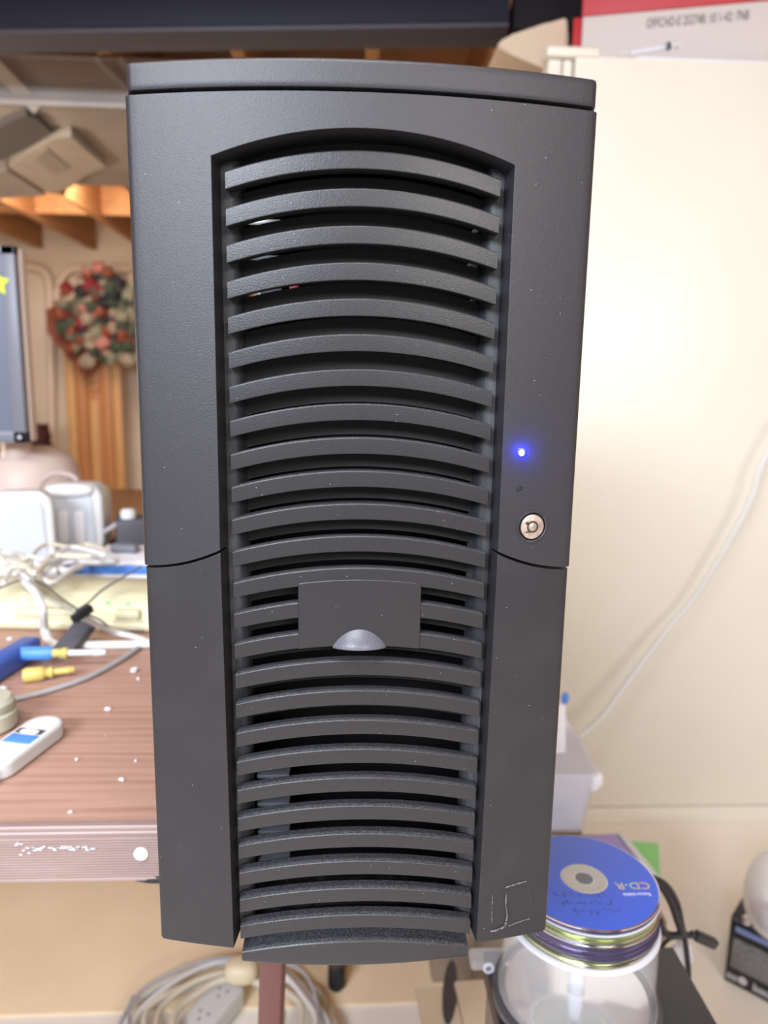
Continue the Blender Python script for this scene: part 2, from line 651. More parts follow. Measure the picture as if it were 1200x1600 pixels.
# --- lower bezel: two side panels
ZSB = Z0 - .4015
E2 = .1090
for sg in (1, -1):
    bm = bmesh.new()

    def xin(z):
        t = (seam(.0695) - z) / (seam(.0695) - ZSB)
        return .0695 - .0024 * t
    us = [0, .005, .017, .035, .055] + lin(.08, 1, 12)
    colz = []
    for u in us:
        c_ = []
        for v in lin(0, 1, 22):
            xo = E2
            zt_ = seam(E2 + (.0695 - E2) * u) - .0008
            z = ZSB + (zt_ - ZSB) * v
            x = xo + (xin(z) - xo) * u
            c_.append(Vector((sg * x, yface(x, E2) + .0002, z)))
        colz.append(c_)
    grid(bm, colz)
    skirt(bm, lambda c: Vector((c.x * (.0672 / .0695), .0125, c.z)) if abs(c.x) < .0696 else Vector((c.x, .05, c.z)))
    sp_panel = part('lower_side_panel', bm, PLASTIC_LO)
    bevel_mod(sp_panel, .0008)
    if sg > 0:
        lower_right = sp_panel


# --- frame strips the slat ends grow out of
bm = bmesh.new()
for sg in (1, -1):
    xa, xb = sorted((sg * .0575, sg * .0690))
    poly = [(xa, .0098), (xb, .0098), (xb, .0185), (xa, .0185)]
    if sg > 0:
        poly = [(.0690, .0095), (.0690, .0190), (.0575, .0190), (.0575, .0175), (.0590, .0135), (.0612, .0105), (.0630, .0095)]
    else:
        poly = [(-.0690, .0095), (-.0630, .0095), (-.0612, .0105), (-.0590, .0135), (-.0575, .0175), (-.0575, .0190), (-.0690, .0190)]
    prism(bm, poly, 'Z', Z0 - .4020, ZRC + .0140)
box(bm, (-.0690, .0150, Z0 - .4030), (.0690, .052, Z0 - .4000))
box(bm, (-.0690, .0140, ZRC + .0135), (.0690, .0190, ZRC + .0160))
lb = part('grille_frame', bm, FRAMEM)

# --- slats: one mesh for the upper door, one for the lower part
def sweep(section, x0, x1, n, zf=arch, yf=yslat):
    bm_ = bmesh.new()
    rings = []
    for x in lin(x0, x1, n):
        rings.append([bm_.verts.new((x, yf(x) + y, zf(x) + z)) for y, z in section])
    k = len(section)
    for A, B in zip(rings[:-1], rings[1:]):
        for i in range(k):
            bm_.faces.new((A[i], B[i], B[(i + 1) % k], A[(i + 1) % k]))
    bm_.faces.new(rings[0])
    bm_.faces.new(rings[-1][::-1])
    return bm_


HS = .0080


def slat_section(dp, b=.0008):
    top = [(b - b * math.cos(R(t)), -b + b * math.sin(R(t))) for t in (90, 60, 30, 0)]
    c_ = b * .5
    low = [(c_ - c_ * math.cos(R(t)), -HS + c_ - c_ * math.sin(R(t))) for t in (0, 45, 90)]
    return [(dp, -.0002)] + top + low + [(dp, -HS + .0006)]


me_u = finish(sweep(slat_section(.0105), -WS, WS, 33), 50, 'slat')
me_l = finish(sweep(slat_section(.0072), -WS, WS, 33), 50, 'slat')
me_b = finish(sweep([(.0165, .0004), (.0180, .0004), (.0180, .0088), (.0165, .0088)], -.0600, .0600, 21), 35, 'rear_bar')
for i in range(25):
    own = ud if i < 11 else lb
    sl = link('slat', me_u if i < 11 else me_l, SLATM, own, (0, OFF.y, OFF.z + Z0 - i * PIT))
    wn = sl.modifiers.new('weighted_normal', 'WEIGHTED_NORMAL')
    wn.keep_sharp = True
    wn.weight = 100
    link('rear_bar', me_b, BARM, own, (0, OFF.y, OFF.z + Z0 - i * PIT))
link('rear_bar', me_b, BARM, lb, (0, OFF.y, OFF.z + Z0 - 25 * PIT))

# --- foot bezel under the last slat
bm = bmesh.new()
ZF = Z0 - .4148
colz = []
for x in lin(-.0634, .0634, 33):
    y = yslat(x)
    zt_ = Z0 - 25 * PIT + arch(x)
    colz.append([Vector((x, y + .0105, zt_)), Vector((x, y + .0005, zt_)), Vector((x, y, zt_ - .0006))] + [Vector((x, y, z)) for z in lin(zt_ - .003, ZF + .003, 5)] +
                [Vector((x, y + .0005, ZF + .0012)), Vector((x, y + .0016, ZF))])
grid(bm, colz)
skirt(bm, lambda c: Vector((c.x, .045, c.z)))
fb = part('foot_bezel', bm, SLATM, smooth=22)

# --- badge plate with thumb tab
bm = bmesh.new()
px = .0311
ztp = Z0 - .1925
zbp = Z0 - 14 * PIT - HS - .0002


def ypl(x):
    return yslat(x) - .0006


colz = []
for x in lin(-px, px, 25):
    zb_ = zbp + arch(x)
    zt_ = ztp - .0024 * (x / px) ** 2
    colz.append([Vector((x, ypl(x), z)) for z in lin(zb_, zt_, 8)])
grid(bm, colz)
skirt(bm, lambda c: Vector((c.x, c.y + .0095, c.z)))
bp_ = part('badge_plate', bm, SLATM)
bevel_mod(bp_, .0004)
bm = bmesh.new()
hw, hh, pr = .0136, .0088, .0062
n = 25
top_, bot, ins = [], [], []
rows = []
for i in range(n):
    s = -1 + 2 * i / (n - 1)
    x = hw * s
    H = hh * (1 - s * s) ** .85 if abs(s) < 1 else 0
    P = pr * (1 - s * s) ** .8 if abs(s) < 1 else 0
    zb_ = zbp + arch(x)
    cl = []
    for j in range(9):
        t = j / 8
        cl.append(Vector((x, ypl(x) - .0001 - P * (1 - (1 - t) ** 1.6), zb_ + H * (1 - t) - .0002 * t)))
    cl.append(Vector((x, ypl(x) - P * .9 + .0001, zb_ - .0007)))
    cl.append(Vector((x, ypl(x) + .004, zb_ - .0004)))
    rows.append(cl)
grid(bm, rows)
bmesh.ops.remove_doubles(bm, verts=bm.verts, dist=1e-6)
o = part('thumb_tab', bm, TABM, bp_, smooth=50)
o['label'] = 'grey rounded thumb tab'

# --- leds and key lock on the upper door


def on_face(x, z):
    return Vector((x, yface(x, E1), z))


nrm_ang = lambda x: math.atan(x / RC)


def face_obj(name, prof, m, x, z, n=28, dy=0., parent=ud):
    bm_ = bmesh.new()
    lathe(bm_, prof, n, 'Y')
    p = on_face(x, z) + OFF
    o_ = obj(name, bm_, m, parent, (p.x, p.y + dy, p.z), (0, 0, nrm_ang(x)))
    return o_


o = face_obj('power_led', [(0, -.0009), (.0008, -.0008), (.0013, -.0004), (.0015, .0), (.0015, .002)], LEDON, .0795, Z0 - .1279)
o['label'] = 'glowing blue power light'
face_obj('led_halo', [(.0016, -.0001), (.0026, -.0002), (.0028, .0), (.0028, .001), (.0016, .001)], LEDH, .0795, Z0 - .1279)
pl = bpy.data.lights.new('power_led_glow', 'POINT')
pl.energy = .022
pl.color = (.02, .03, 1)
pl.shadow_soft_size = .001
plo = bpy.data.objects.new('power_led_glow', pl)
col.objects.link(plo)
plo.location = on_face(.0795, Z0 - .1279) + Vector((.0030, -.0050, .0004))
face_obj('activity_led', [(0, -.0004), (.0009, -.0003), (.0013, .0002), (.0013, .001)], BLACKP, .0795, Z0 - .1462)
face_obj('activity_led_rim', [(.0013, -.0001), (.0015, -.0004), (.0019, -.0004), (.0020, .0003), (.0013, .0005)], FRAMEM, .0795, Z0 - .1462)
face_obj('lock_recess_shade', [(.0055, -.0001), (.0074, -.0001), (.0074, .0010), (.0055, .0010)], VOID, .0870, Z0 - .1655, 40)  # flat black ring on the uncut face, recess shade put into its colour
face_obj('key_lock_rim', [(.0072, .0005), (.0072, -.0003), (.0076, -.0006), (.0081, -.0005), (.0084, .0004)], FRAMEM, .0870, Z0 - .1655, 40)
o = face_obj('lock_face', [(0, -.0007), (.0057, -.0007), (.0062, -.0005), (.0064, .0), (.0064, .003)], LOCKM, .0870, Z0 - .1655, 40)
o['label'] = 'worn nickel tubular key lock'
bm = bmesh.new()
lathe(bm, [(.0022, -.0009), (.0031, -.0009), (.0031, .0004), (.0022, .0004)], 30, 'Y', close=True)
# gap notches of the keyway
box(bm, (-.0036, -.00095, -.0030), (-.0012, .0003, -.0023))
box(bm, (-.0038, -.00095, .0012), (-.0024, .0003, .0026))
p = on_face(.0870, Z0 - .1655) + OFF
obj('keyway', bm, LOCKD, ud, p, (0, 0, nrm_ang(.087)))
bm = bmesh.new()
lathe(bm, [(0, -.0011), (.0012, -.0011), (.0016, -.0009), (.0016, .0004)], 24, 'Y')
obj('lock_pin', bm, LOCKM, ud, p, (0, 0, nrm_ang(.087)))

# --- tape residue at the lower right
bm = bmesh.new()


def smear(pts, wd):
    pr_ = []
    for (qx, qy) in pts:
        P = at_y(qx, qy, .001)
        pr_.append(Vector((P.x, yface(P.x, E2) - .00002, P.z)))
    tube(bm, pr_, wd * 1.6, 5, 6, .08)


smear([(767, 1390), (766, 1410), (766, 1432)], .0006)
smear([(789, 1389), (788, 1405), (790, 1425), (787, 1440)], .0010)
smear([(764, 1446), (775, 1445), (787, 1441)], .0007)
smear([(788, 1381), (805, 1378), (822, 1376)], .0003)
smear([(822, 1376), (827, 1395), (829, 1410)], .0002)
smear([(793, 1442), (812, 1438), (828, 1436)], .0002)
part('tape_residue', bm, DUST, lower_right)

# --- case body, feet, inside
bm = bmesh.new()
# open-fronted steel shell
for lo, hi in (((-.1065, .05, ZT + .0135), (-.1055, .50, Z0 + .0440)), ((.1055, .05, ZT + .0135), (.1065, .50, Z0 + .0440)),
               ((-.1065, .05, Z0 + .0430), (.1065, .50, Z0 + .0440)), ((-.1065, .05, ZT + .0135), (.1065, .50, ZT + .0145)),
               ((-.1065, .499, ZT + .0135), (.1065, .50, Z0 + .0440))):
    box(bm, lo, hi)
part('case_shell', bm, STEELK)
bm = mkbox((-.105, .052, ZT + .015), (.105, .056, Z0 + .042))
part('case_front_plate', bm, VOID)
for fx in (-.085, .085):
    for fy in (.165, .46):
        bm = bmesh.new()
        lathe(bm, [(0, ZT), (.010, ZT), (.012, ZT + .0135), (0, ZT + .0135)], 20, loc=(fx, fy, 0))
        part('case_foot', bm, RUBBER)


def inner(name, px0, py0, px1, py1, Y, m, th=.006):
    a, b = at_y(px0, py0, Y), at_y(px1, py1, Y)
    x0, x1 = sorted((a.x, b.x))
    z0, z1 = sorted((a.z, b.z))
    return part(name, mkbox((x0, Y, z0), (x1, Y + th, z1), .0003), m)


inner('drive_rail', 372, 341, 438, 353, .0215, METAL, .020)
inner('drive_rail', 372, 400, 378, 415, .0215, METAL, .020)
inner('drive_rail', 384, 398, 436, 408, .0215, GREYP, .020)
inner('connector', 377, 452, 402, 468, .0215, mat('orange_connector', (.75, .40, .15), .5), .020)
inner('connector', 402, 450, 408, 464, .0215, WHITEP, .020)
inner('drive_rail', 408, 448, 440, 462, .0215, DGREYP, .020)
inner('connector', 452, 440, 466, 456, .0215, mat('red_connector', (.42, .03, .05), .5), .020)
for a, b, c_, d_ in ((742, 355, 747, 366), (752, 358, 772, 374), (735, 408, 752, 420), (756, 412, 768, 428), (738, 466, 744, 478)):
    inner('drive_bracket', a, b, c_, d_, .0215, GREYP, .020)
for yy in (1212, 1256, 1300, 1344):
    inner('drive_rail', 401, yy - 1, 452, yy + 4, .0215, GREYP, .020)

# ================================================================ FOLDING TABLE
TY0, TY1, TX0, TX1 = .131, .893, -1.45, .128
tb = thing('folding_table', 'brown wood grain folding table with ribbed edge strip', 'table', (-.66, .51, 0))
TO = Vector((.66, -.51, 0))


def tpart(name, bm_, m, parent=tb, smooth=40):
    for v in bm_.verts:
        v.co += TO
    return obj(name, bm_, m, parent, smooth=smooth)


tpart('table_top', mkbox((TX0 + .003, TY0 + .003, ZT - .016), (TX1 - .003, TY1 - .003, ZT)), WOODL)
# ribbed apron all round: profile in (outward, z)
prof = [(0, ZT - .0445), (.003, ZT - .0445), (.0042, ZT - .0435), (.0042, ZT - .0420), (.003, ZT - .0410)]
z = ZT - .0405
for k in range(15):
    prof += [(.0030, z), (.0040, z + .0006), (.0040, z + .0013), (.0030, z + .0019)]
    z += .0021
prof += [(.0028, ZT - .0078), (.0040, ZT - .0068), (.0044, ZT - .0050), (.0036, ZT - .0036), (.0042, ZT - .0026), (.0044, ZT - .0006), (.0034, ZT + .0008), (.0012, ZT + .0012), (-.003, ZT + .0006), (-.004, ZT), (0, ZT - .010)]
bm = bmesh.new()
ring = []
for cx, cy, sx, sy in ((TX0, TY0, -1, -1), (TX1, TY0, 1, -1), (TX1, TY1, 1, 1), (TX0, TY1, -1, 1)):
    ring.append([bm.verts.new((cx + sx * (o_ - .003), cy + sy * (o_ - .003), z_)) for o_, z_ in prof])
for k in range(4):
    A, B = ring[k], ring[(k + 1) % 4]
    for i in range(len(prof)):
        j = (i + 1) % len(prof)
        bm.faces.new((A[i], B[i], B[j], A[j]))
ap = tpart('edge_strip', bm, APRONM, smooth=25)
p = at_y(221, 1333, TY0)
bm = bmesh.new()
lathe(bm, [(0, -.0022), (.003, -.0018), (.0052, -.0004), (.0055, .002)], 24, 'Y', loc=(p.x, TY0 - .0012, p.z))
tpart('rivet_cap', bm, WHITEP)
# worn pale print on the edge strip
bm = bmesh.new()
rs = random.Random(3)
for qx in range(26, 148, 5):
    for k in range(2):
        qy = 1326 + rs.uniform(-7, 7) * (1.4 if qx < 50 else .45)
        if rs.random() < .78:
            P = at_y(qx + rs.uniform(-2, 2), qy, TY0 - .0013)
            box(bm, (P.x - rs.uniform(.0006, .0018), P.y - .0001, P.z - .0004), (P.x + rs.uniform(.0006, .0016), P.y + .001, P.z + .0005))
tpart('worn_print', bm, LETTER)
# underside cross rails and legs
tpart('under_rail', mkbox((TX0 + .05, .29, ZT - .040), (TX1 - .02, .31, ZT - .016)), LEGM)
P0 = at_y(437, 1500, .20)
LX = P0.x
for (x, y, ang) in ((LX, .205, R(2.2)), (-.02, .775, 0), (-1.33, .205, 0), (-1.33, .775, 0)):
    bm = bmesh.new()
    h = ZT - .018 - (.0048 if y > .5 else 0)
    m_ = Matrix.Translation((x, y, ZT - .018)) @ Matrix.Rotation(ang, 4, 'Y')
    prism(bm, rrect(-.011, -.011, .011, .011, .004, 3), 'Z', -h + .03, 0)
    for v in bm.verts:
        v.co = m_ @ v.co
    lg = tpart('leg', bm, LEGM)
    bm = bmesh.new()
    lathe(bm, [(0, -h), (.012, -h), (.0155, -h + .006), (.0155, -h + .045), (.012, -h + .05), (0, -h + .05)], 20)
    for v in bm.verts:
        v.co = m_ @ v.co
    tpart('rubber_foot', bm, RUBBER, lg)
for y in (.205, .775):
    pass
tpart('leg_hinge', mkbox((-1.33, .195, ZT - .034), (-1.31, .785, ZT - .016)), LEGM)
tpart('leg_hinge', mkbox((-.06, .195, ZT - .034), (-.04, .785, ZT - .016)), LEGM)
P = at_z(228, 1381, ZT - .047)
bm = bmesh.new()
blob(bm, (P.x + .012, P.y + .02, ZT - .044), .034, .022, .006, 2.4)
tpart('latch_pad', bm, RUBBER)

# ================================================================ BENCH BEHIND THE TABLE
be_ = thing('wooden_workbench', 'honey wooden workbench behind the speakers', 'workbench', (-.9, 1.6, 0))
for nm, lo, hi, m in (('bench_top', (-1.0, -.70, .715), (.75, .20, ZT), BENCHW), ('front_rail', (-.95, -.34, .60), (.70, -.31, .714), BENCHW)):
    obj(nm, mkbox(lo, hi, .003), m, be_)
for x in (-.93, .64):
    for y in (-.30, .10):
        obj('leg', mkbox((x, y, .005), (x + .07, y + .07, .714), .003), BENCHW, be_)

# ================================================================ MONITOR
MY = 1.06
c0 = at_y(22, 384, MY)
c1 = at_y(17, 692, MY)
MW, MH = .50, c0.z - c1.z
mo = thing('computer_monitor', 'grey flat monitor cut off by the left picture edge', 'monitor', (c0.x - MW / 2, MY + .02, ZT), (0, 0, R(0)))
zb_ = c1.z - ZT
hx = MW / 2
bm = bmesh.new()
box(bm, (-hx, -.02, zb_), (hx, .012, zb_ + MH), .004, 3)
obj('back_shell', mkbox((-hx + .001, -.006, zb_ + .001), (hx + .004, .022, zb_ + MH - .001), .006, 3), TAUPE, mo)
fr = bmesh.new()
for lo, hi in (((-hx, -.024, zb_), (-hx + .016, -.004, zb_ + MH)), ((hx - .024, -.024, zb_), (hx, -.004, zb_ + MH)),
               ((-hx, -.024, zb_ + MH - .016), (hx, -.004, zb_ + MH)), ((-hx, -.024, zb_), (hx, -.004, zb_ + .022))):
    box(fr, lo, hi, .0015, 2)
bm.free()
obj('bezel', fr, MONF, mo)
obj('screen', mkbox((-hx + .015, -.0195, zb_ + .02), (hx - .023, -.005, zb_ + MH - .015)), SCREEN, mo)
bm = bmesh.new()
star = []
sp_ = at_y(4, 443, MY)
for k in range(10):
    a = R(90 + 36 * k)
    r_ = .024 if k % 2 == 0 else .013
    star.append((hx - .033 + r_ * math.cos(a), sp_.z - ZT + r_ * math.sin(a)))
prism(bm, star, 'Y', -.0252, -.0243)
o = obj('star_sticker', bm, LIME, mo)
o['label'] = 'lime green star sticker'
bm = bmesh.new()
lathe(bm, [(0, -.002), (.0035, -.0015), (.0042, 0), (.0042, .002)], 20, 'Y', loc=(hx - .012, -.0243, zb_ + .011))
obj('power_button', bm, WHITEG, mo)
bm = bmesh.new()
lathe(bm, [(.030, .085), (.030, .16), (.022, zb_ + .02), (0, zb_ + .02)], 24, loc=(hx - .055, .06, 0))
obj('stand_neck', bm, TAUPE, mo)
bm = bmesh.new()
lathe(bm, [(.10, 0), (.102, .01), (.104, .06), (.098, .12), (.085, .155), (.055, .175), (0, .18)], 36, loc=(hx - .055, .11, 0))
obj('stand_dome', bm, TAUPE, mo)


# ================================================================ SPEAKERS
def speaker(label, x, y, wd, ht, dp, rz):
    t = thing('desktop_speaker', label, 'speaker', (x, y, ZT), (R(0), 0, rz), 'white speakers on the table')
    hw_ = wd / 2
    prof_ = rrect(-hw_, .012, hw_, ht, wd * .28, 8)
    bm_ = bmesh.new()
    # tapered rounded shell: rings along y
    rings = []
    for yy, s in ((-dp * .5, .93), (-dp * .47, .985), (-dp * .38, 1.), (0, .99), (dp * .35, .93), (dp * .5, .75)):
        zc = ht * .5
        rings.append([bm_.verts.new((u * s, yy, zc + (v - zc) * s)) for u, v in prof_])
    n_ = len(prof_)
    for A, B in zip(rings[:-1], rings[1:]):
        for k in range(n_):
            bm_.faces.new((A[k], A[(k + 1) % n_], B[(k + 1) % n_], B[k]))
    bm_.faces.new(rings[0])
    bm_.faces.new(rings[-1])
    obj('shell', bm_, WHITEP, t, smooth=50)
    gp = rrect(-hw_ * .74, ht * .17, hw_ * .74, ht * .90, wd * .16, 6)
    bm_ = bmesh.new()
    prism(bm_, [(u * (1 - .12 * (v / ht - .5)), v) for u, v in gp], 'Y', -dp * .5 - .003, -dp * .45)
    g_ = obj('grille', bm_, WHITEG, t)
    bevel_mod(g_, .003, 3)
    bm_ = bmesh.new()
    lathe(bm_, [(0, 0), (wd * .36, 0), (wd * .38, .006), (wd * .30, .014), (0, .016)], 28)
    obj('foot', bm_, WHITEP, t)
    return t, dp


t1, dp = speaker('white speaker with flat grey grille at the left picture edge', at_y(22, 815, .80).x, .84, .092, .142, .075, R(16))
t2, dp = speaker('white speaker with two vertical bars on its grille', at_y(112, 815, .92).x, .965, .100, .138, .09, R(3))
for sx in (-.016, .012):
    bm = bmesh.new()
    prism(bm, rrect(sx - .009, .034, sx + .009, .092, .007, 4), 'Y', -dp * .5 - .0075, -dp * .5 - .001)
    o = obj('driver_bar', bm, PAPER, t2)
    bevel_mod(o, .003, 3)
bm = bmesh.new()
blob(bm, (-.002, -dp * .5 - .002, .128), .040, .010, .012, 2.6)
obj('top_lip', bm, WHITEP, t2)

# ================================================================ CREAM CONSOLE (SURGE STRIP) AND PAPERS
a_ = at_z(0, 985, ZT)
b_ = at_z(220, 990, ZT)
ang = math.atan2(b_.y - a_.y, b_.x - a_.x)
sc_ = thing('power_console', 'long cream plastic power console lying across the table', 'power strip', (a_.x, a_.y, ZT), (0, 0, ang))
bm = bmesh.new()
sec = [(.004, .0005), (.0, .004), (-.001, .010), (.003, .016), (.006, .018), (.010, .030), (.020, .040), (.036, .0445), (.060, .046), (.105, .044), (.113, .038), (.113, .0005)]
prism(bm, sec, 'X', -.20, .36)
o = obj('body', bm, CREAMP, sc_, smooth=50)
for px_ in (30, 192):
    P = at_z(px_, 970, ZT + .022)
    lx = (P.x - a_.x) / math.cos(ang)
    bm = bmesh.new()
    box(bm, (lx - .016, -.001, .018), (lx + .016, .016, .030), .003)
    obj('rocker_button', bm, CREAMP, sc_)
    bm = bmesh.new()
    box(bm, (lx - .019, .0, .0145), (lx + .019, .016, .0175), .001)
    obj('button_sill', bm, CREAMP, sc_)
for px_ in (22, 155, 188):
    P = at_z(px_, 952, ZT + .036)
    lx = (P.x - a_.x) / math.cos(ang)
    bm = bmesh.new()
    blob(bm, (lx, .0135, .0350), .0035, .003, .003)
    obj('indicator_light', bm, LEDG if px_ > 50 else CREAMP, sc_)
bm = bmesh.new()
rs = random.Random(5)
lx0 = (at_z(50, 958, ZT + .03).x - a_.x)
for k in range(13):
    box(bm, (lx0 + k * .0032, .0085, .0265), (lx0 + k * .0032 + .002, .0100, .0265 + rs.uniform(.0025, .0045)))
box(bm, (lx0, .0055, .0205), (lx0 + .042, .0085, .0213))
obj('worn_lettering', bm, mat('cream_lettering', (.5, .47, .30), .5), sc_)

en = thing('paper_box', 'flat white carton with bright blue front edge behind the cream console', 'box', (at_y(150, 900, .74).x, .79, ZT), (0, 0, R(-2)))
obj('body', mkbox((-.10, -.065, .0005), (.20, .07, .042), .003), PAPER, en)
obj('blue_band', mkbox((-.070, -.0670, .031), (.20, -.063, .0440), .0008), BLUEI, en)
obj('paper_sheet', mkbox((-.02, -.05, .0425), (.11, .065, .0460), .001), PAPER, en)


# ================================================================ CABLES ON THE TABLE
def cable(name, label, pts, rad, m, group=None, n=8, sub=8):
    """pts are world points; origin goes to the first point"""
    o_ = Vector(pts[0])
    bm_ = bmesh.new()
    tube(bm_, [Vector(p) - o_ for p in pts], rad, n, sub)
    return tag(obj(name, bm_, m, None, o_), label, 'cable', group)


def zz(pp, z):
    return at_z(pp[0], pp[1], z)


cable('grey_cable', 'thin grey cord curving across the wood grain tabletop', [zz((-60, 1112), ZT + .0035), zz((20, 1093), ZT + .0035), zz((80, 1078), ZT + .0035), zz((140, 1057), ZT + .0035), zz((190, 1030), ZT + .0035), zz((225, 1006), ZT + .0035), zz((270, 975), ZT + .0035)], .0028, CABLEG)
cable('white_cable', 'thick white cable draped over the cream console front', [zz((35, 905), ZT + .058), zz((55, 925), ZT + .054), zz((66, 950), ZT + .046), zz((70, 985), ZT + .014), zz((80, 1004), ZT + .0055), zz((100, 1009), ZT + .0055), zz((150, 1008), ZT + .0055), zz((220, 1007), ZT + .0055), zz((280, 1003), ZT + .0055)], .0052, CABLEW)
cable('white_cable', 'second white cable running off to the tower below the console', [zz((128, 962), ZT + .046), zz((150, 975), ZT + .03), zz((180, 988), ZT + .010), zz((205, 994), ZT + .006), zz((240, 1006), ZT + .006)], .0038, CABLEW)
cable('thin_wire', 'dark thin wire rising right from the black plug', [zz((118, 955), ZT + .050), zz((140, 940), ZT + .054), zz((160, 922), ZT + .056), zz((195, 900), ZT + .070), zz((222, 885), ZT + .085)], .0013, DGREYP)
cable('thin_wire', 'thin wire running left from the black plug over the console', [zz((124, 954), ZT + .050), zz((100, 938), ZT + .054), zz((70, 915), ZT + .056), zz((40, 905), ZT + .06), zz((0, 918), ZT + .056), zz((-40, 930), ZT + .052)], .0012, DGREYP)
cable('thin_wire', 'pale lower wire reaching the black plug across the console', [zz((122, 960), ZT + .048), zz((95, 945), ZT + .050), zz((65, 928), ZT + .054), zz((45, 905), ZT + .06), zz((70, 880), ZT + .08), zz((95, 870), ZT + .09)], .0012, CABLEG)
cable('thin_wire', 'thin wire leaving the plug rightwards along the console foot', [zz((130, 958), ZT + .048), zz((155, 968), ZT + .038), zz((180, 984), ZT + .012), zz((225, 986), ZT + .012)], .0012, DGREYP)
sy = .93
cable('speaker_cable', 'grey lead looping under the barred white speaker', [at_y(66, 770, sy), at_y(67, 800, sy), at_y(75, 826, sy), at_y(95, 842, sy), at_y(120, 849, sy), at_y(145, 843, sy), at_y(165, 830, sy), at_y(185, 818, sy)], .0045, CABLEG)
cable('speaker_cable', 'pale lead arching over the top of the barred speaker', [at_y(60, 768, 1.06), at_y(66, 752, 1.06), at_y(82, 741, 1.06), at_y(100, 740, 1.06), at_y(118, 748, 1.06), at_y(125, 770, 1.06), at_y(128, 800, 1.06), at_y(128, 845, 1.06)], .005, mat('pinkish_cable', (.55, .46, .45), .5))
rs = random.Random(11)
names = ['tangled white wire lying lowest in the heap before the speakers', 'tangled white wire beside the left speaker foot', 'white wire crossing the heap towards the paper carton',
         'white wire hooked round the back of the heap', 'cream wire looping out of the heap towards the viewer', 'pale wire on top of the heap']
for k in range(6):
    pts = []
    x0, y0 = rs.uniform(-10, 60), rs.uniform(865, 905)
    for j in range(7):
        pts.append(at_z(x0 + j * rs.uniform(16, 24), y0 + rs.uniform(-16, 10) - j * 2 * (k % 3), ZT + .050 + .006 * k))
    cable('tangled_wire', names[k], pts, rs.uniform(.003, .0055), [CABLEW, WHITEP, CABLEB][k % 3], 'wires heaped before the speakers')
# pale plastic bag heap under the wires
bm = bmesh.new()
P = at_z(50, 880, ZT + .03)
blob(bm, (0, 0, .027), .085, .050, .026, 2.5, 40, 18)
rs = random.Random(2)
for v in bm.verts:
    if v.co.z > .004:
        v.co += Vector((rs.uniform(-.006, .006), rs.uniform(-.006, .006), rs.uniform(-.007, .006)))
tag(obj('plastic_bag', bm, mat('milky_film', (.75, .73, .66), .25), None, (P.x - .060, .745, ZT + .001), smooth=70), 'crumpled milky plastic bag under the heaped wires', 'bag')

# adapters right of the speaker
bm = bmesh.new()
box(bm, (-.03, -.035, 0), (.035, .03, .075), .006, 3)
P = at_y(190, 850, .90)
ad = tag(obj('power_adapter', bm, DGREYP, None, (P.x + .005, .955, ZT + .0005), (0, 0, R(20))), 'dark grey power adapter block right of the barred speaker', 'adapter')
bm = bmesh.new()
lathe(bm, [(0, 0), (.013, 0), (.013, .012), (.010, .016), (0, .017)], 20)
P = at_y(203, 838, .945)
tag(obj('bottle_cap', bm, WHITEP, None, (P.x, .940, ZT + .0758)), 'small white cap on the dark grey adapter', 'cap')
bm = bmesh.new()
box(bm, (-.045, -.012, 0), (.045, .012, .020), .007, 3)
P = at_y(188, 812, .95)
tag(obj('adapter_plug', bm, DGREYP, None, (P.x, 1.03, ZT + .0005), (0, 0, R(5))), 'long dark grey plug lying behind the adapter block', 'plug')
bm = bmesh.new()
box(bm, (-.022, -.01, 0), (.022, .01, .014), .005, 3)
P = at_y(190, 872, .78)
tag(obj('adapter_plug', bm, GREYP, None, (P.x, .80, ZT + .0465), (0, 0, R(-12))), 'small grey plug on the white paper carton', 'plug')

# ================================================================ SMALL THINGS ON THE TABLE
P = at_z(112, 1003, ZT + .012)
pg = thing('usb_plug', 'dark grey cable plug with metal tip leaning on the console', 'plug', (P.x, P.y, ZT + .010), (R(0), R(0), R(-14)))
Mx = Matrix.Rotation(R(22), 4, 'X')
obj('grip', mkbox((-.0135, -.018, -.004), (.0135, .034, .008), .003, 2, Mx), DGREYP, pg)
obj('metal_tip', mkbox((-.009, -.030, -.002), (.009, -.018, .005), .001, 1, Mx), METAL, pg)
bm = bmesh.new()
P = at_z(128, 955, ZT + .055)
box(bm, (-.005, -.013, -.005), (.005, .013, .005), .002, 2)
tag(obj('black_plug', bm, BLACKP, None, (P.x, P.y, ZT + .052), (R(20), R(-10), R(-38))), 'small black connector where the thin wires meet', 'plug')


def driver(label, pa, pb, hand, ferr, shaft, h):
    A, B = at_z(*pa, ZT + .008), at_z(*pb, ZT + .008)
    dv = B - A
    t = thing('precision_screwdriver', label, 'screwdriver', (A.x, A.y, ZT + h), (0, 0, math.atan2(dv.y, dv.x)), 'small tools on the table')
    L_ = dv.length
    for nm, prof_, m in (('handle', [(0, 0), (.0060, .0008), (.0078, .004), (.0078, L_ * .36), (.0066, L_ * .42), (0, L_ * .425)], hand),
                         ('collar', [(0, L_ * .42), (.0056, L_ * .42), (.0044, L_ * .50), (.006, L_ * .52), (.006, L_ * .58), (0, L_ * .585)], ferr),
                         ('shaft', [(0, L_ * .58), (.0036, L_ * .585), (.0034, L_ * .86), (.0042, L_ * .88), (.0030, L_), (0, L_)], shaft)):
        bm_ = bmesh.new()
        lathe(bm_, prof_, 16)
        for v in bm_.verts:
            v.co = Vector((v.co.z, v.co.y, v.co.x))
        obj(nm, bm_, m, t)
    return t


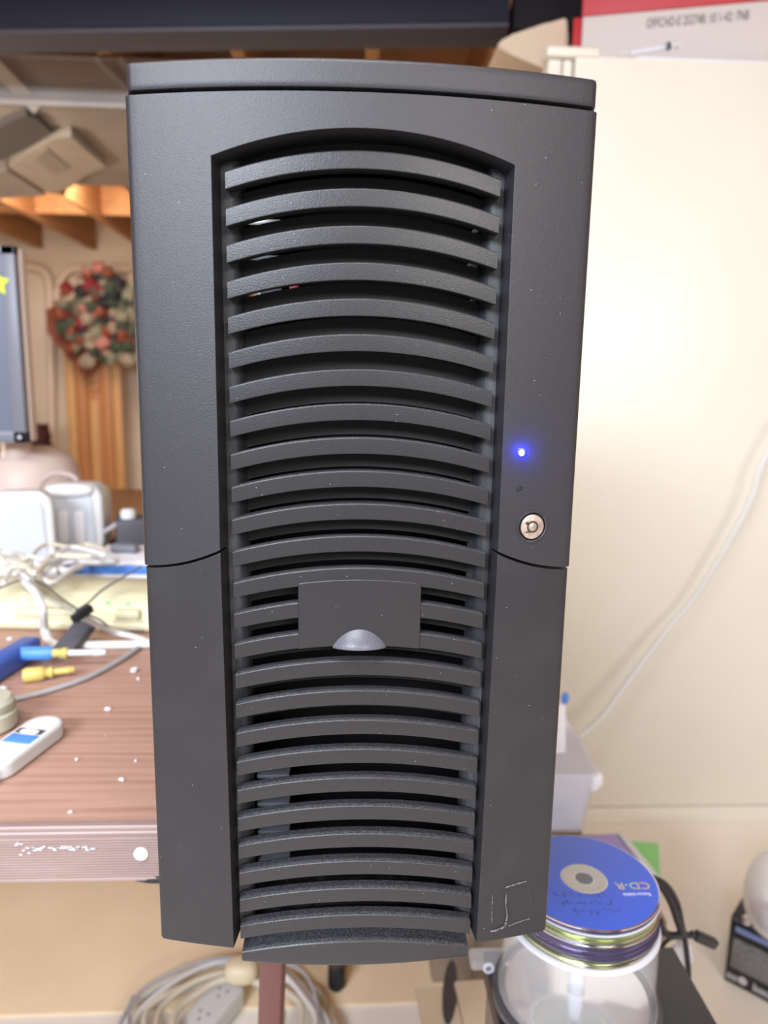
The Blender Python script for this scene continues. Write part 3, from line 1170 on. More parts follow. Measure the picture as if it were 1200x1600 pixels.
driver('small screwdriver with bright blue handle and white shaft', (24, 1032), (166, 1030), LBLUE, GOLD, WHITEP, .016)
driver('small screwdriver with yellow handle in front of the blue one', (34, 1056), (116, 1046), GOLD, GOLD, GOLD, .0080)
bm = bmesh.new()
A = at_z(-30, 1058, ZT + .012)
B = at_z(52, 1008, ZT + .012)
dv = B - A
box(bm, (0, -.012, -.012), (dv.length, .012, .012), .005, 3)
tag(obj('blue_clip', bm, DBLUE, None, (A.x, A.y, ZT + .012), (0, 0, math.atan2(dv.y, dv.x))), 'dark blue plastic clip at the left edge of the table', 'clip')

A = at_z(-28, 1202, ZT + .012)
B = at_z(84, 1122, ZT + .012)
dv = B - A
rm = thing('white_handset', 'white plastic stick with blue label near the table front', 'handset', (A.x, A.y, ZT), (0, 0, math.atan2(dv.y, dv.x)))
L_ = dv.length
bm = bmesh.new()
prism(bm, rrect(0, -.017, L_, .017, .0165, 7), 'Z', 0, .015)
o = obj('body', bm, WHITEP, rm)
bevel_mod(o, .003, 3)
obj('blue_label', mkbox((L_ * .42, -.0135, .0148), (L_ * .58, .0125, .0154), .0002), LBLUE, rm)
obj('window_frame', mkbox((L_ * .60, -.0125, .0146), (L_ * .69, .0125, .0156), .0006), INK, rm)
bm = bmesh.new()
blob(bm, (L_ * .635, 0, .0156), .005, .009, .0012)
obj('button', bm, WHITEP, rm)
bm = bmesh.new()
for k in range(3):
    box(bm, (L_ * (.76 + .04 * k), -.004, .0148), (L_ * (.775 + .04 * k), .004, .0153))
obj('embossed_mark', bm, CABLEW, rm)
obj('end_cap', mkbox((-.012, -.013, .002), (.002, .013, .013), .002), WHITEP, rm)
bm = bmesh.new()
P = at_z(0, 1118, ZT + .012)
lathe(bm, [(0, 0), (.023, 0), (.026, .003), (.026, .016), (.0235, .018), (.0245, .020), (.0245, .026), (.021, .030), (0, .031)], 32)
tag(obj('round_tin', bm, mat('sage_plastic', (.50, .49, .38), .4), None, (P.x - .012, P.y, ZT)), 'round sage plastic tub beside the white stick', 'tub')
crumbs = [(15, 1000, 'pale crumb near the cream console at left', .004), (210, 1050, 'clear crumb close to the tower beside the grey cord', .006), (216, 1062, 'tiny pale crumb next to the clear crumb', .003), (168, 1110, 'pale crumb in the middle of the bare tabletop', .004),
          (4, 1080, 'white crumb at the left picture edge above the tub', .006), (120, 1188, 'tiny crumb right of the white stick', .0025), (190, 1220, 'pale crumb near the front right of the tabletop', .003), (110, 1270, 'tiny crumb close to the front edge strip', .0022), (212, 1190, 'tiny crumb by the tower on the tabletop', .002)]
for k, (x, y, lab, s) in enumerate(crumbs):
    P = at_z(x, y, ZT)
    bm = bmesh.new()
    blob(bm, (0, 0, s * .42), s * .8, s * .55, s * .42, 2.0, 10, 6)
    for v in bm.verts:
        v.co += Vector((random.uniform(-1, 1), random.uniform(-1, 1), 0)) * s * .15
    tag(obj('plastic_crumb', bm, PAPER, None, P, (0, 0, k)), lab, 'crumb', 'crumbs on the tabletop')

# ================================================================ CREAM CABINET AND ITS TOP
CY = 1.255
kb = thing('metal_cabinet', 'tall cream metal storage cabinet right of the tower', 'cabinet', (1.0, 1.5, 0))
KO = Vector((-1.0, -1.5, 0))


def kpart(name, bm_, m, parent=kb):
    for v in bm_.verts:
        v.co += KO
    return obj(name, bm_, m, parent)


ZC = 1.722
kpart('body', mkbox((.400, CY + .022, .012), (1.56, CY + .46, ZC - .004), .004), CABINET)
kpart('door', mkbox((.4505, CY, .047), (1.555, CY + .020, ZC), .0025), CABINET)
kpart('plinth', mkbox((.405, CY + .001, 0), (1.555, CY + .021, .043), .0015), CABINET)
kpart('corner_post', mkbox((.396, CY + .006, .046), (.424, CY + .030, ZC - .006), .003), CABINET)
kpart('hinge_strip', mkbox((.428, CY + .008, .046), (.446, CY + .024, ZC - .006), .002), CABINET)
kpart('corner_cap', mkbox((.390, CY - .006, ZC - .004), (.500, CY + .05, ZC + .016), .006, 3), CABINET)

ZCT = ZC
c0 = at_y(911, 26, CY + .15)
bx = thing('red_white_carton', 'red and white carton with dotted print lying on the cabinet', 'box', (c0.x, CY + .15, ZCT), (0, 0, R(-15.5)))
hw_ = c0.z - ZCT
obj('white_body', mkbox((0, 0, 0), (.46, .18, hw_ - .0005), .0015), BOXW, bx)
obj('red_lid', mkbox((-.002, -.002, hw_), (.462, .182, hw_ + .12), .002), REDI, bx)
obj('red_end', mkbox((-.020, .001, .0), (-.0005, .18, hw_ - .0005), .0015), REDI, bx)
Mt = Matrix.Translation((.238, -.0008, hw_ - .026)) @ Matrix.Rotation(R(90), 4, 'X')
o = text('dot_print', 'OFFCHD-E 252748: 10 1-42: 7N8', .027, INK, bx, Mt, .0002, .55)
P = at_y(1000, 82, CY + .012)
bm = bmesh.new()
box(bm, (-.02, -.004, 0), (.52, .022, .003), .0005, 1)
tag(obj('paper_sheet', bm, PAPER, None, (P.x + .01, CY + .007, ZCT + .0005)), 'white paper sheet lying on the front of the cabinet top', 'paper')
A = at_y(970, 80, CY + .012)
B = at_y(1060, 58, CY + .012)
dv = B - A
sy_ = thing('clear_syringe', 'clear plastic syringe leaning on the carton above the cabinet', 'syringe', (A.x, CY + .016, ZCT + .010), (0, -math.atan2(dv.z, dv.x) * .8, 0))
L_ = dv.length
for nm, prof_, m in (('barrel', [(0, .02), (.006, .021), (.0065, .025), (.0065, L_ * .8), (0, L_ * .8)], FROST), ('plunger_seal', [(0, L_ * .80), (.0075, L_ * .8), (.0075, L_ * .86), (0, L_ * .86)], BLACKP),
                     ('plunger', [(0, L_ * .86), (.004, L_ * .86), (.004, L_ * .97), (.008, L_ * .975), (.008, L_), (0, L_)], WHITEP), ('nozzle', [(0, -.004), (.002, -.003), (.003, .02), (0, .0205)], WHITEP)):
    bm = bmesh.new()
    lathe(bm, prof_, 14)
    for v in bm.verts:
        v.co = Vector((v.co.z, v.co.y, v.co.x))
    obj(nm, bm, m, sy_)
# beige cushion left of the carton
bm = bmesh.new()
YQ = CY + .20
cq = at_y(845, 104, YQ)
poly = [at_y(*q, YQ) - cq for q in ((778, 72), (781, 63), (800, 54), (850, 37), (886, 26), (889, 60), (884, 112), (858, 110), (838, 102), (800, 86))]
prism(bm, [(p_.x, p_.z) for p_ in poly], 'Y', 0, .14)
bmesh.ops.bevel(bm, geom=list(bm.edges), offset=.004, segments=3, affect='EDGES')
tag(obj('seat_cushion', bm, BEIGE, None, (cq.x, YQ, cq.z), smooth=60), 'beige vinyl cushion poking out behind the red carton', 'cushion')

# white cable hanging in front of the cabinet
cable('hanging_cable', 'white cable hanging in a long bow before the cabinet', [at_y(1230, 650, 1.19), at_y(1200, 706, 1.19), at_y(1186, 735, 1.19), at_y(1177, 770, 1.19), at_y(1155, 817, 1.19), at_y(1125, 870, 1.19), at_y(1084, 935, 1.19), at_y(1040, 986, 1.18), at_y(985, 1060, 1.15), at_y(945, 1115, 1.12), at_y(915, 1143, 1.10), at_y(890, 1160, 1.08), at_y(860, 1172, 1.05)], .0058, WHITEP)

# ================================================================ PILE RIGHT OF THE TABLE
# low carton carrying bin, jewel case and folder
cb = thing('cardboard_carton', 'brown cardboard carton under the clear storage bin', 'box', (.28, .87, 0))
obj('body', mkbox((-.13, -.09, 0), (.125, .11, .298), .003), CARDD, cb)
obj('flap', mkbox((-.128, -.088, .2985), (.123, .108, .3000)), CARDD, cb)
cb = thing('cardboard_carton', 'lower cardboard carton under the disc jewel case', 'box', (.35, .68, 0))
obj('body', mkbox((-.13, -.12, 0), (.11, .09, .298), .003), CARDD, cb)
obj('flap', mkbox((-.128, -.118, .2985), (.108, .088, .3000)), CARDD, cb)
# clear bin
P = at_z(925, 1298, .302)
bn = thing('storage_bin', 'clear plastic storage bin in front of the cabinet', 'bin', (P.x - .118, P.y + .078, .3005), (0, 0, R(-3)))
def shell(w0, d0, w1, d1, h, th):
    bm_ = bmesh.new()
    rings = []
    for (w_, d_, z_) in ((w0, d0, 0), (w1, d1, h), (w1 - th, d1 - th, h), (w0 - th, d0 - th, th)):
        rings.append([bm_.verts.new((u, v, z_)) for u, v in rrect(-w_, -d_, w_, d_, .018, 4)])
    n_ = len(rings[0])
    for A, B in zip(rings[:-1], rings[1:]):
        for k in range(n_):
            bm_.faces.new((A[k], A[(k + 1) % n_], B[(k + 1) % n_], B[k]))
    bm_.faces.new(rings[0][::-1])
    bm_.faces.new(rings[-1])
    return bm_
obj('tub', shell(.112, .072, .122, .080, .110, .003), FROST, bn)
bm = bmesh.new()
prism(bm, rrect(-.127, -.085, .127, .085, .016, 4), 'Z', .108, .113)
obj('rim', bm, FROST, bn)
# raised hinged lid seen behind: a clear sheet leaning back
bm = mkbox((-.125, .075, .112), (.125, .079, .235), .001, 1, Matrix.Translation((0, .02, 0)) @ Matrix.Rotation(R(-8), 4, 'X'))
# tapering right corner of the lid
for v in bm.verts:
    if v.co.x > 0 and v.co.z > .18:
        v.co.x -= .045
obj('lid', bm, FROST, bn)
bm = bmesh.new()
blob(bm, (.099, .072, .180), .0075, .004, .012)
obj('blue_latch', bm, BLUEI, bn)
wb_ = thing('striped_card', 'white ruled card standing in the clear bin', 'card', (bn.location.x, bn.location.y - .02, .416))
Mx = Matrix.Rotation(R(-12), 4, 'X')
obj('sheet', mkbox((-.04, 0, 0), (.082, .003, .085), .0005, 1, Mx), PAPER, wb_)
bm = bmesh.new()
for k in range(10):
    box(bm, (-.03, -.0006, .012 + k * .007), (.072, .0, .0135 + k * .007), 0, 1, Mx)
obj('ruled_lines', bm, WHITEG, wb_)
for k, (lx, ly, lz, m, lab) in enumerate(((-.02, 0, .032, DBLUE, 'dark blue bundle inside the clear bin'), (.065, .01, .030, WHITEP, 'white bundle inside the clear bin near its right end'))):
    bm = bmesh.new()
    blob(bm, (0, 0, 0), .045 - .015 * k, .04, .026, 2.6)
    tag(obj('bundle', bm, m, None, (bn.location.x + lx, bn.location.y + ly, .3045 + .027)), lab, 'bundle')
bm = bmesh.new()
blob(bm, (0, 0, 0), .014, .008, .02, 2)
P = at_y(934, 1222, bn.location.y - .06)
tag(obj('tissue', bm, PAPER, None, (P.x - .006, P.y, P.z), (0, R(20), 0)), 'white crumpled tissue on the right rim of the clear bin', 'tissue')
# jewel case and green folder
P = at_z(973, 1304, .306)
P2 = at_z(868, 1314, .306)
jc = thing('jewel_case', 'clear disc jewel case with blue and purple cover behind the discs', 'case', (P.x, P.y, .3008), (0, 0, math.atan2(P.y - P2.y, P.x - P2.x)))
obj('cover', mkbox((-.142, -.125, .004), (-.012, 0, .0075)), LBLUE, jc)
obj('purple_panel', mkbox((-.055, -.060, .0076), (-.014, -.001, .0082)), PURPLE, jc)
obj('tray', mkbox((-.142, -.125, 0), (0, 0, .0038), .0005), WHITEP, jc)
obj('spine', mkbox((-.011, -.125, .004), (0, 0, .0105), .0008), WHITEP, jc)
obj('black_edge', mkbox((-.0118, -.123, .0040), (-.0112, -.002, .0092)), INK, jc)
Mt = Matrix.Translation((-.10, -.012, .0079)) @ Matrix.Rotation(R(180), 4, 'Z')
text('cover_lettering', 'stuff', .024, PAPER, jc, Mt)
obj('lid', mkbox((-.142, -.125, .0094), (-.0125, 0, .0104)), mat('thin_clear_plastic', (.9, .9, .92), .08, alpha=.08), jc)
P = at_z(1029, 1318, .3)
gfo = thing('green_folder', 'bright green paper folder sticking out behind the blue disc', 'folder', (P.x, P.y, .3003))
bm = bmesh.new()
prism(bm, [((at_z(*q, .3) - P).x, (at_z(*q, .3) - P).y) for q in ((960, 1312), (1029, 1318), (1032, 1378), (960, 1378))], 'Z', 0, .0002)
obj('cover', bm, GREENF, gfo)

# black flat case, its stand, the spindle
DX, DY = .193, .181
ZB = .535
st = thing('grey_brown_crate', 'grey brown crate carrying the black case and disc spindle', 'crate', (.215, .10, 0))
obj('side_panel', mkbox((-.088, -.20, 0), (-.076, .135, .500), .002), CARDD, st)
obj('side_panel', mkbox((.076, -.20, 0), (.088, .135, .500), .002), CARDD, st)
obj('back_panel', mkbox((-.0755, .123, 0), (.0755, .135, .500), .002), CARDD, st)
obj('shelf', mkbox((-.0755, -.20, .30), (.0755, .122, .312), .001), CARDD, st)
bm = bmesh.new()
lathe(bm, [(0, -.0005), (.007, -.0005), (.007, .0005), (0, .0005)], 16, 'Y')
for v in bm.verts:
    v.co = Vector((v.co.y - .0883, v.co.x + .095, v.co.z + .42))
obj('grip_hole', bm, INK, st)
bc = thing('black_case', 'flat black equipment case under the disc spindle', 'case', (.215, .10, .5005))
obj('lid', mkbox((-.092, -.21, .012), (.092, .142, .0340), .002), BLACKP, bc)
obj('base', mkbox((-.089, -.207, 0), (.089, .139, .0115), .002), BLACKP, bc)
P = at_z(782, 1480, ZB + .012)
cp = thing('clear_blister', 'clear plastic blister pack with round bumps at the back of the black case', 'pack', (P.x, .215, ZB))
bm = mkbox((-.030, 0, 0), (.04, .02, .011), .004, 3)
obj('shell', bm, CLEAR, cp)
for k in range(3):
    bm = bmesh.new()
    lathe(bm, [(.003, -.001), (.005, -.001), (.0052, .001), (.003, .001)], 18, 'Y', loc=(-.014 + .017 * k, -.0012, .0055))
    obj('round_bump', bm, FROST, cp)

ORD = 'first second third fourth fifth sixth seventh eighth ninth tenth eleventh twelfth thirteenth fourteenth fifteenth sixteenth seventeenth eighteenth nineteenth twentieth twenty-first twenty-second'.split()
# spindle
sp = thing('disc_spindle', 'clear disc spindle case standing on the black case', 'spindle', (DX, DY, ZB))
bm = bmesh.new()
lathe(bm, [(0, .0), (.069, .0), (.071, .003), (.071, .010), (.068, .013), (.064, .013), (.063, .006), (.02, .006), (0, .006)], 64)
obj('base', bm, mat('smoky_plastic', (.10, .10, .11), .2, trans=.3, alpha=.8), sp)
bm = bmesh.new()
lathe(bm, [(.0665, .0135), (.0662, .020), (.0640, .030), (.0632, .078), (.0622, .0815), (.012, .0822), (.0, .0822), (0, .0810), (.0610, .0803), (.0620, .077), (.0628, .030), (.065, .0195), (.0653, .0135)], 64, close=True)
obj('dome', bm, CLEAR, sp)
bm = bmesh.new()
lathe(bm, [(.0, .006), (.0072, .006), (.0072, .060), (.005, .066), (0, .067)], 24)
obj('post', bm, FROST, sp)
bm = bmesh.new()
lathe(bm, [(.0640, .0830), (.0600, .0830), (.0600, .0862), (.0622, .0862), (.0636, .0852)], 64, close=True)
obj('lid_ring', bm, DISCW, sp)


def disc_mesh(th=.0012, r=.060):
    bm_ = bmesh.new()
    lathe(bm_, [(.0075, 0), (r - .0004, 0), (r, .0003), (r, th - .0003), (r - .0004, th), (.0075, th)], 64, close=True)
    return finish(bm_, 40, 'disc')


dm = {}
for m in (DISCS, DISCG, DISCP, DISCW):
    dm[m.name] = disc_mesh()
z = ZB + .0135
# silver discs inside the dome, lying at its bottom
for k in range(4):
    o = link('compact_disc', dm['silver_disc'], DISCS, None, (DX, DY, ZB + .0070 + k * .00125))
    tag(o, ORD[3 - k] + ' silver disc from the top inside the clear spindle dome', 'disc', 'silver discs inside the spindle dome')
z = ZB + .0865
seq = [DISCG, DISCS, DISCG, DISCW, DISCP, DISCP, DISCP, DISCS, DISCP, DISCP, DISCP, DISCP, DISCS, DISCP, DISCG]
nm_ = {'green_dye_disc': 'green tinted', 'silver_disc': 'silver', 'white_disc_edge': 'white edged', 'dark_violet_disc': 'dark violet'}
rs = random.Random(4)
NZ = 22
for k in range(NZ):
    m = seq[k % len(seq)]
    dx, dy = (rs.uniform(-.0012, .0012), rs.uniform(-.0012, .0012)) if k > 4 else (rs.uniform(-.0015, .003), rs.uniform(-.002, .002))
    o = link('compact_disc', dm[m.name], m, None, (DX + dx, DY + dy, z))
    tag(o, '%s disc, %s below the blue disc in the loose stack' % (nm_[m.name], ORD[NZ - 1 - k]), 'disc', 'discs stacked on the spindle lid')
    z += .00145
zt_ = z
bd = thing('blue_disc', 'blue printed recordable disc on top of the stack', 'disc', (DX, DY - .001, zt_))
bm = bmesh.new()
lathe(bm, [(.0075, 0), (.0596, 0), (.060, .0003), (.060, .0010), (.0597, .0012), (.0075, .0012)], 72, close=True)
obj('disc_body', bm, DISCS, bd)
bm = bmesh.new()
lathe(bm, [(.0190, .00125), (.0588, .00125), (.0588, .00140), (.0190, .00140)], 72, close=True)
obj('blue_print', bm, DISCB, bd)
bm = bmesh.new()
lathe(bm, [(.0080, .00125), (.0185, .00125), (.0185, .00150), (.0170, .0017), (.0165, .0015), (.0080, .0014)], 48, close=True)
obj('clear_hub', bm, mat('hub_grey', (.50, .49, .45), .3), bd)
bm = bmesh.new()
lathe(bm, [(0, .0002), (.0074, .0002), (.0074, .0009), (0, .0009)], 24)
obj('hub_hole', bm, GREYP, bd)
Mt = Matrix.Translation((.0375, -.010, .00142)) @ Matrix.Rotation(R(180), 4, 'Z')
text('disc_logo', 'CD-R', .0115, HOLO, bd, Mt, .0001, 1.05)
Mt = Matrix.Translation((.0370, -.0205, .00142)) @ Matrix.Rotation(R(180), 4, 'Z')
text('disc_small_print', 'Recordable', .0050, PAPER, bd, Mt, .0001)
Mt = Matrix.Translation((-.0400, .0125, .00142)) @ Matrix.Rotation(R(180), 4, 'Z')
text('disc_capacity', '700', .0105, PAPER, bd, Mt, .0001)
Mt = Matrix.Translation((-.0400, .0035, .00142)) @ Matrix.Rotation(R(180), 4, 'Z')
text('disc_capacity_unit', 'MB', .0080, PAPER, bd, Mt, .0001)
bm = bmesh.new()
rs = random.Random(9)
for (x0, y0) in ((-.032, -.019), (-.030, -.029), (-.022, -.039)):
    x = x0
    while x < x0 + .040:
        pts = [(x + rs.uniform(0, .004) + .0012 * j, y0 + rs.uniform(-.0035, .0035), .00143) for j in range(4)]
        tube(bm, pts, .00028, 4, 4, .3)
        x += rs.uniform(.005, .008)
obj('marker_scribble', bm, MARKER, bd)

# black cables right of the spindle
Yk = .33
def yk(x, y, Y=Yk):
    return at_y(x, y, Y)
blk = [([yk(985, 1355), yk(1010, 1366), yk(1040, 1382), yk(1058, 1410), yk(1066, 1445), yk(1072, 1480), yk(1076, 1520), yk(1074, 1570), yk(1070, 1640)], 'black cable bending down right of the disc stack', .0030),
       ([yk(1000, 1370), yk(1028, 1380), yk(1046, 1404), yk(1058, 1436), yk(1064, 1458), yk(1050, 1462), yk(1038, 1456), yk(1030, 1440)], 'black cable loop tucked behind the spindle', .0042),
       ([yk(990, 1362, .36), yk(1030, 1376, .36), yk(1050, 1400, .36), yk(1062, 1430, .36), yk(1070, 1458, .36), yk(1088, 1462, .36)], 'black cable leading to the loose plug', .0035),
       ([yk(1072, 1470, .35), yk(1055, 1464, .35), yk(1040, 1472, .35), yk(1030, 1490, .35), yk(1020, 1520, .35)], 'short black cable end beside the spindle dome', .0022)]
for pts, lab, r_ in blk:
    cable('black_cable', lab, pts, r_, BLACKP, 'black cables right of the spindle')
A = yk(1086, 1461, .36)
B = yk(1120, 1476, .36)
pk = thing('black_power_plug', 'black barrel plug hanging over the floor right of the discs', 'plug', A, (0, math.atan2(A.z - B.z, B.x - A.x), 0))
obj('grip', mkbox((0, -.005, -.0055), ((B - A).length * .95, .005, .0055), .0018), BLACKP, pk)
obj('strain_relief', mkbox((-.006, -.003, -.003), (-.0001, .003, .003), .001), BLACKP, pk)
bm = bmesh.new()
P = at_z(1062, 1500, ZB - .04)
blob(bm, (0, 0, 0), .014, .008, .030, 2.2, 16, 10)
for v in bm.verts:
    v.co += Vector((random.uniform(-.003, .003), random.uniform(-.002, .002), random.uniform(-.003, .003)))
tag(obj('plastic_scrap', bm, FROST, None, yk(1058, 1508, .34), (0, R(10), 0), smooth=80), 'crumpled clear plastic scrap hanging right of the spindle', 'scrap')

# ================================================================ CARTON WITH BLACK OVAL UNDER THE TOWER
cx = at_z(716, 1490, .26)
co = thing('printed_carton', 'pale cardboard carton with black oval print under the table end', 'box', (cx.x + .10, cx.y - .10, 0), (0, 0, R(3)))
obj('body', mkbox((-.105, -.20, 0), (.03, .08, .24), .003), CARDL, co)
obj('flap', mkbox((-.16, -.10, .228), (-.1055, .08, .232), .001, 1, Matrix.Translation((0, 0, 0))), CARDL, co)
bm = bmesh.new()
lathe(bm, [(0, -.001), (.05, -.001), (.05, .001), (0, .001)], 32, 'Z')
for v in bm.verts:
    v.co = Vector((v.co.x * .20, v.co.y * 1.1, v.co.z))
ov = at_z(703, 1548, .2335)
obj('black_oval', bm, INK, co, Matrix.Rotation(R(-3), 4, 'Z') @ (ov - Vector(co.location)), (0, 0, R(-14)))

# ================================================================ FLOOR UNDER THE TABLE
sh = at_z(150, 1585, 0)
tag(obj('cardboard_sheet', mkbox((-1.35, 0, 0), (.62, 1.9, .004), .001), CARD, None, (-.40, sh.y, .0005), (0, 0, R(.5))), 'large tan cardboard sheet on the floor under the table', 'sheet')
cc = at_z(352, 1622, .02)
rs = random.Random(21)
clab = ['outermost beige cable loop on the floor below the tower', 'inner beige cable coil on the floor below the tower', 'white cord wound through the floor cable heap', 'thin grey cord lying on the floor cable heap', 'short beige lead inside the floor cable heap']
for k in range(5):
    pts = []
    turns = [1.6, 2.5, 2.0, 1.4, 1.2][k]
    r0 = [.185, .15, .17, .175, .10][k]
    n_ = int(turns * 10)
    for j in range(n_):
        a = 2 * math.pi * j / 10 + k * .9
        rr_ = r0 * (1 + rs.uniform(-.10, .05)) - .0012 * j
        pts.append((cc.x + rr_ * math.cos(a), cc.y + rr_ * .85 * math.sin(a), .012 + .008 * k + .0012 * j + rs.uniform(0, .006)))
    cable('coiled_cable', clab[k], pts, [.0042, .005, .0045, .003, .006][k], [CABLEB, CABLEB, CABLEW, CABLEG, CABLEB][k], 'cables heaped on the floor')
ps = at_z(302, 1606, .04)
st_ = thing('outlet_strip', 'white outlet strip lying in the floor cable heap', 'power strip', (ps.x, ps.y, .006), (0, 0, R(62)))
obj('body', mkbox((-.10, -.028, 0), (.10, .028, .038), .006, 3), WHITEP, st_)
for k in range(4):
    for (ox, oy) in ((-.008, 0), (.006, .008), (.006, -.008)):
        obj('socket_hole', mkbox((-.078 + k * .05 + ox - .0025, oy - .002, .0375), (-.078 + k * .05 + ox + .0025, oy + .002, .0384)), CARDD, st_)
bm = bmesh.new()
blob(bm, (0, 0, .02), .028, .022, .02, 2.6)
P = at_z(378, 1560, .02)
tag(obj('wall_wart', bm, mat('ivory_plastic', (.72, .62, .42), .4), None, (P.x, P.y, .055)), 'ivory plug block in the middle of the floor cable heap', 'plug')

# ================================================================ PRODUCT BOX AND SILVER DEVICE ON THE FLOOR
A = at_z(1131, 1531, 0)
B = at_z(1200, 1567, 0)
dv = B - A
pb = thing('black_product_box', 'small black retail box with pale lettering on the right floor', 'box', A, (0, 0, math.atan2(dv.y, dv.x)))
zt_ = at_y(1138, 1430, A.y).z
LB = .22
obj('body', mkbox((0, 0, 0), (LB, .13, zt_), .002), BLACKP, pb)
obj('blue_stripe', mkbox((.010, -.0012, zt_ * .80), (LB - .01, .001, zt_ * .88), .0004), mat('slate_blue_print', (.20, .26, .50), .5), pb)
obj('top_edge_stripe', mkbox((.001, -.0008, zt_ * .95), (LB - .001, .001, zt_ * .99), .0003), DGREYP, pb)
obj('text_panel', mkbox((.008, -.0010, zt_ * .26), (LB - .02, .001, zt_ * .70), .0003), TEXTBLK, pb)
bm = bmesh.new()
x = .004
rs = random.Random(8)
for ch in 'nin@ dinmg@ nin@':
    if ch == ' ':
        x += .008
    elif ch == '@':
        lathe(bm, [(0, -.0012), (.0075, -.0012), (.0075, .0005), (0, .0005)], 18, 'Y', loc=(x + .008, 0, zt_ * .13))
        x += .018
    else:
        box(bm, (x, -.0012, zt_ * .07), (x + .0022, .0005, zt_ * .07 + .011 + (.004 if ch in 'd' else 0)))
        if ch in 'nmgd':
            box(bm, (x + .0036, -.0012, zt_ * .07), (x + .0056, .0005, zt_ * .07 + .011))
            box(bm, (x, -.0012, zt_ * .07 + .009), (x + .0056, .0005, zt_ * .07 + .011))
            x += .0072
        else:
            x += .004
obj('lettering', bm, LETTER, pb)
P = at_z(1232, 1402, zt_ + .045)
sd = thing('silver_device', 'rounded silver device resting on the black retail box', 'device', (P.x, P.y, zt_ + .001), (0, 0, R(-30)))
bm = bmesh.new()
blob(bm, (0, 0, .045), .074, .120, .0450, 2.4, 36, 20)
for v in bm.verts:
    v.co.x *= 1 - .25 * (v.co.z / .09 - .3)
obj('shell', bm, SILVER, sd, smooth=80)
q_ = at_y(1167, 1441, P.y - .072)
bm = bmesh.new()
lathe(bm, [(.0015, -.003), (.0042, -.003), (.0055, -.001), (.0055, .012), (.0015, .012)], 18, 'Y', close=True)
o = obj('screw', bm, METAL, sd)
o.matrix_parent_inverse = sd.matrix_basis.inverted()
o.location = q_
o.rotation_euler = (0, 0, R(-20))

# ================================================================ FAR LEFT BACKGROUND
YB = 5.62
# pipes on the wall
for lab, pts, r_ in (('cream pipe bending down beside the dark plank', [at_y(-40, 416, YB), at_y(30, 416, YB), at_y(58, 418, YB), at_y(72, 428, YB), at_y(77, 450, YB), at_y(78, 520, YB), at_y(80, 600, YB), at_y(82, 720, YB), at_y(84, 800, YB)], .030),
                     ('cream pipe running level above the wreath', [at_y(88, 470, YB), at_y(92, 445, YB), at_y(105, 424, YB), at_y(128, 418, YB), at_y(170, 419, YB), at_y(260, 423, YB), at_y(420, 430, YB)], .028)):
    o = cable('wall_pipe', lab, pts, r_, PIPEM, 'pipes on the far wall', 12)
    o['category'] = 'pipe'
# planks
def leaning(name, label, x0, y0, x1, y1, Y, th, m, cat='plank'):
    a, b = at_y(x0, y0, Y), at_y(x1, y1, Y)
    xa, xb = sorted((a.x, b.x))
    za, zb = sorted((a.z, b.z))
    return tag(obj(name, mkbox((xa - xa, 0, 0), (xb - xa, th, zb - za), .004), m, None, (xa, Y, za)), label, cat)
o = leaning('wooden_plank', 'dark brown plank standing against the far wall', 33, 421, 66, 900, 5.45, .05, PLANKD)
o = leaning('wooden_plank', 'short pale plank standing before the dark plank', 28, 634, 50, 900, 5.30, .05, PLANKL)
for o_ in [c for c in col.objects if c.name.startswith('wooden_plank')]:
    top_z = o_.location.z + max(v.co.z for v in o_.data.vertices)
    for v in o_.data.vertices:
        if v.co.z < .1:
            v.co.z = -o_.location.z
bm = bmesh.new()
a, b = at_y(49, 662, 5.2), at_y(80, 760, 5.2)
b.z = 0
blob(bm, (0, 0, 0), (b.x - a.x) / 2, .08, (a.z - b.z) / 2, 5)
rs = random.Random(4)
for v in bm.verts:
    v.co += Vector((rs.uniform(-.015, .015), 0, rs.uniform(-.02, .02)))
tag(obj('maroon_bag', bm, MAROON, None, ((a.x + b.x) / 2, 5.2, (a.z + b.z) / 2), smooth=70), 'dark maroon sack standing before the far wall', 'bag')
# door leaf with wreath
Yd = 5.35
a, b = at_y(96, 500, Yd), at_y(196, 780, Yd)
dr = thing('wooden_door_leaf', 'orange brown folding door leaf leaning on the far wall', 'door', (a.x, Yd, 0))
Wd = b.x - a.x
Ht = at_y(96, 470, Yd).z
obj('stile', mkbox((0, 0, 0), (Wd * .16, .04, Ht), .004), DOORM2, dr)
obj('stile', mkbox((Wd * .17, .004, 0), (Wd * .36, .04, Ht), .004), DOORM, dr)
obj('panel', mkbox((Wd * .36, .016, 0), (Wd * .62, .04, Ht - .10), .004), DOORM, dr)
obj('stile', mkbox((Wd * .62, .004, 0), (Wd * .82, .04, Ht), .004), DOORM, dr)
obj('rail', mkbox((Wd * .365, .006, Ht - .099), (Wd * .615, .04, Ht), .004), DOORM, dr)
obj('raised_field', mkbox((Wd * .42, .006, .1), (Wd * .56, .02, at_y(100, 625, Yd).z), .004), DOORM2, dr)
obj('rail', mkbox((Wd * .365, .007, at_y(100, 612, Yd).z), (Wd * .615, .03, at_y(100, 596, Yd).z), .003), DOORM, dr)
obj('stile', mkbox((Wd * .84, .0, 0), (Wd * 1.0, .04, Ht), .004), DOORM2, dr)
wc = at_y(178, 500, 5.24)
wr_ = thing('flower_wreath', 'dried flower wreath of red and green hanging on the door leaf', 'wreath', wc)
bm = bmesh.new()
nT, nt = 36, 10
RT, rT = .17, .13
for i in range(nT):
    pass
V = []
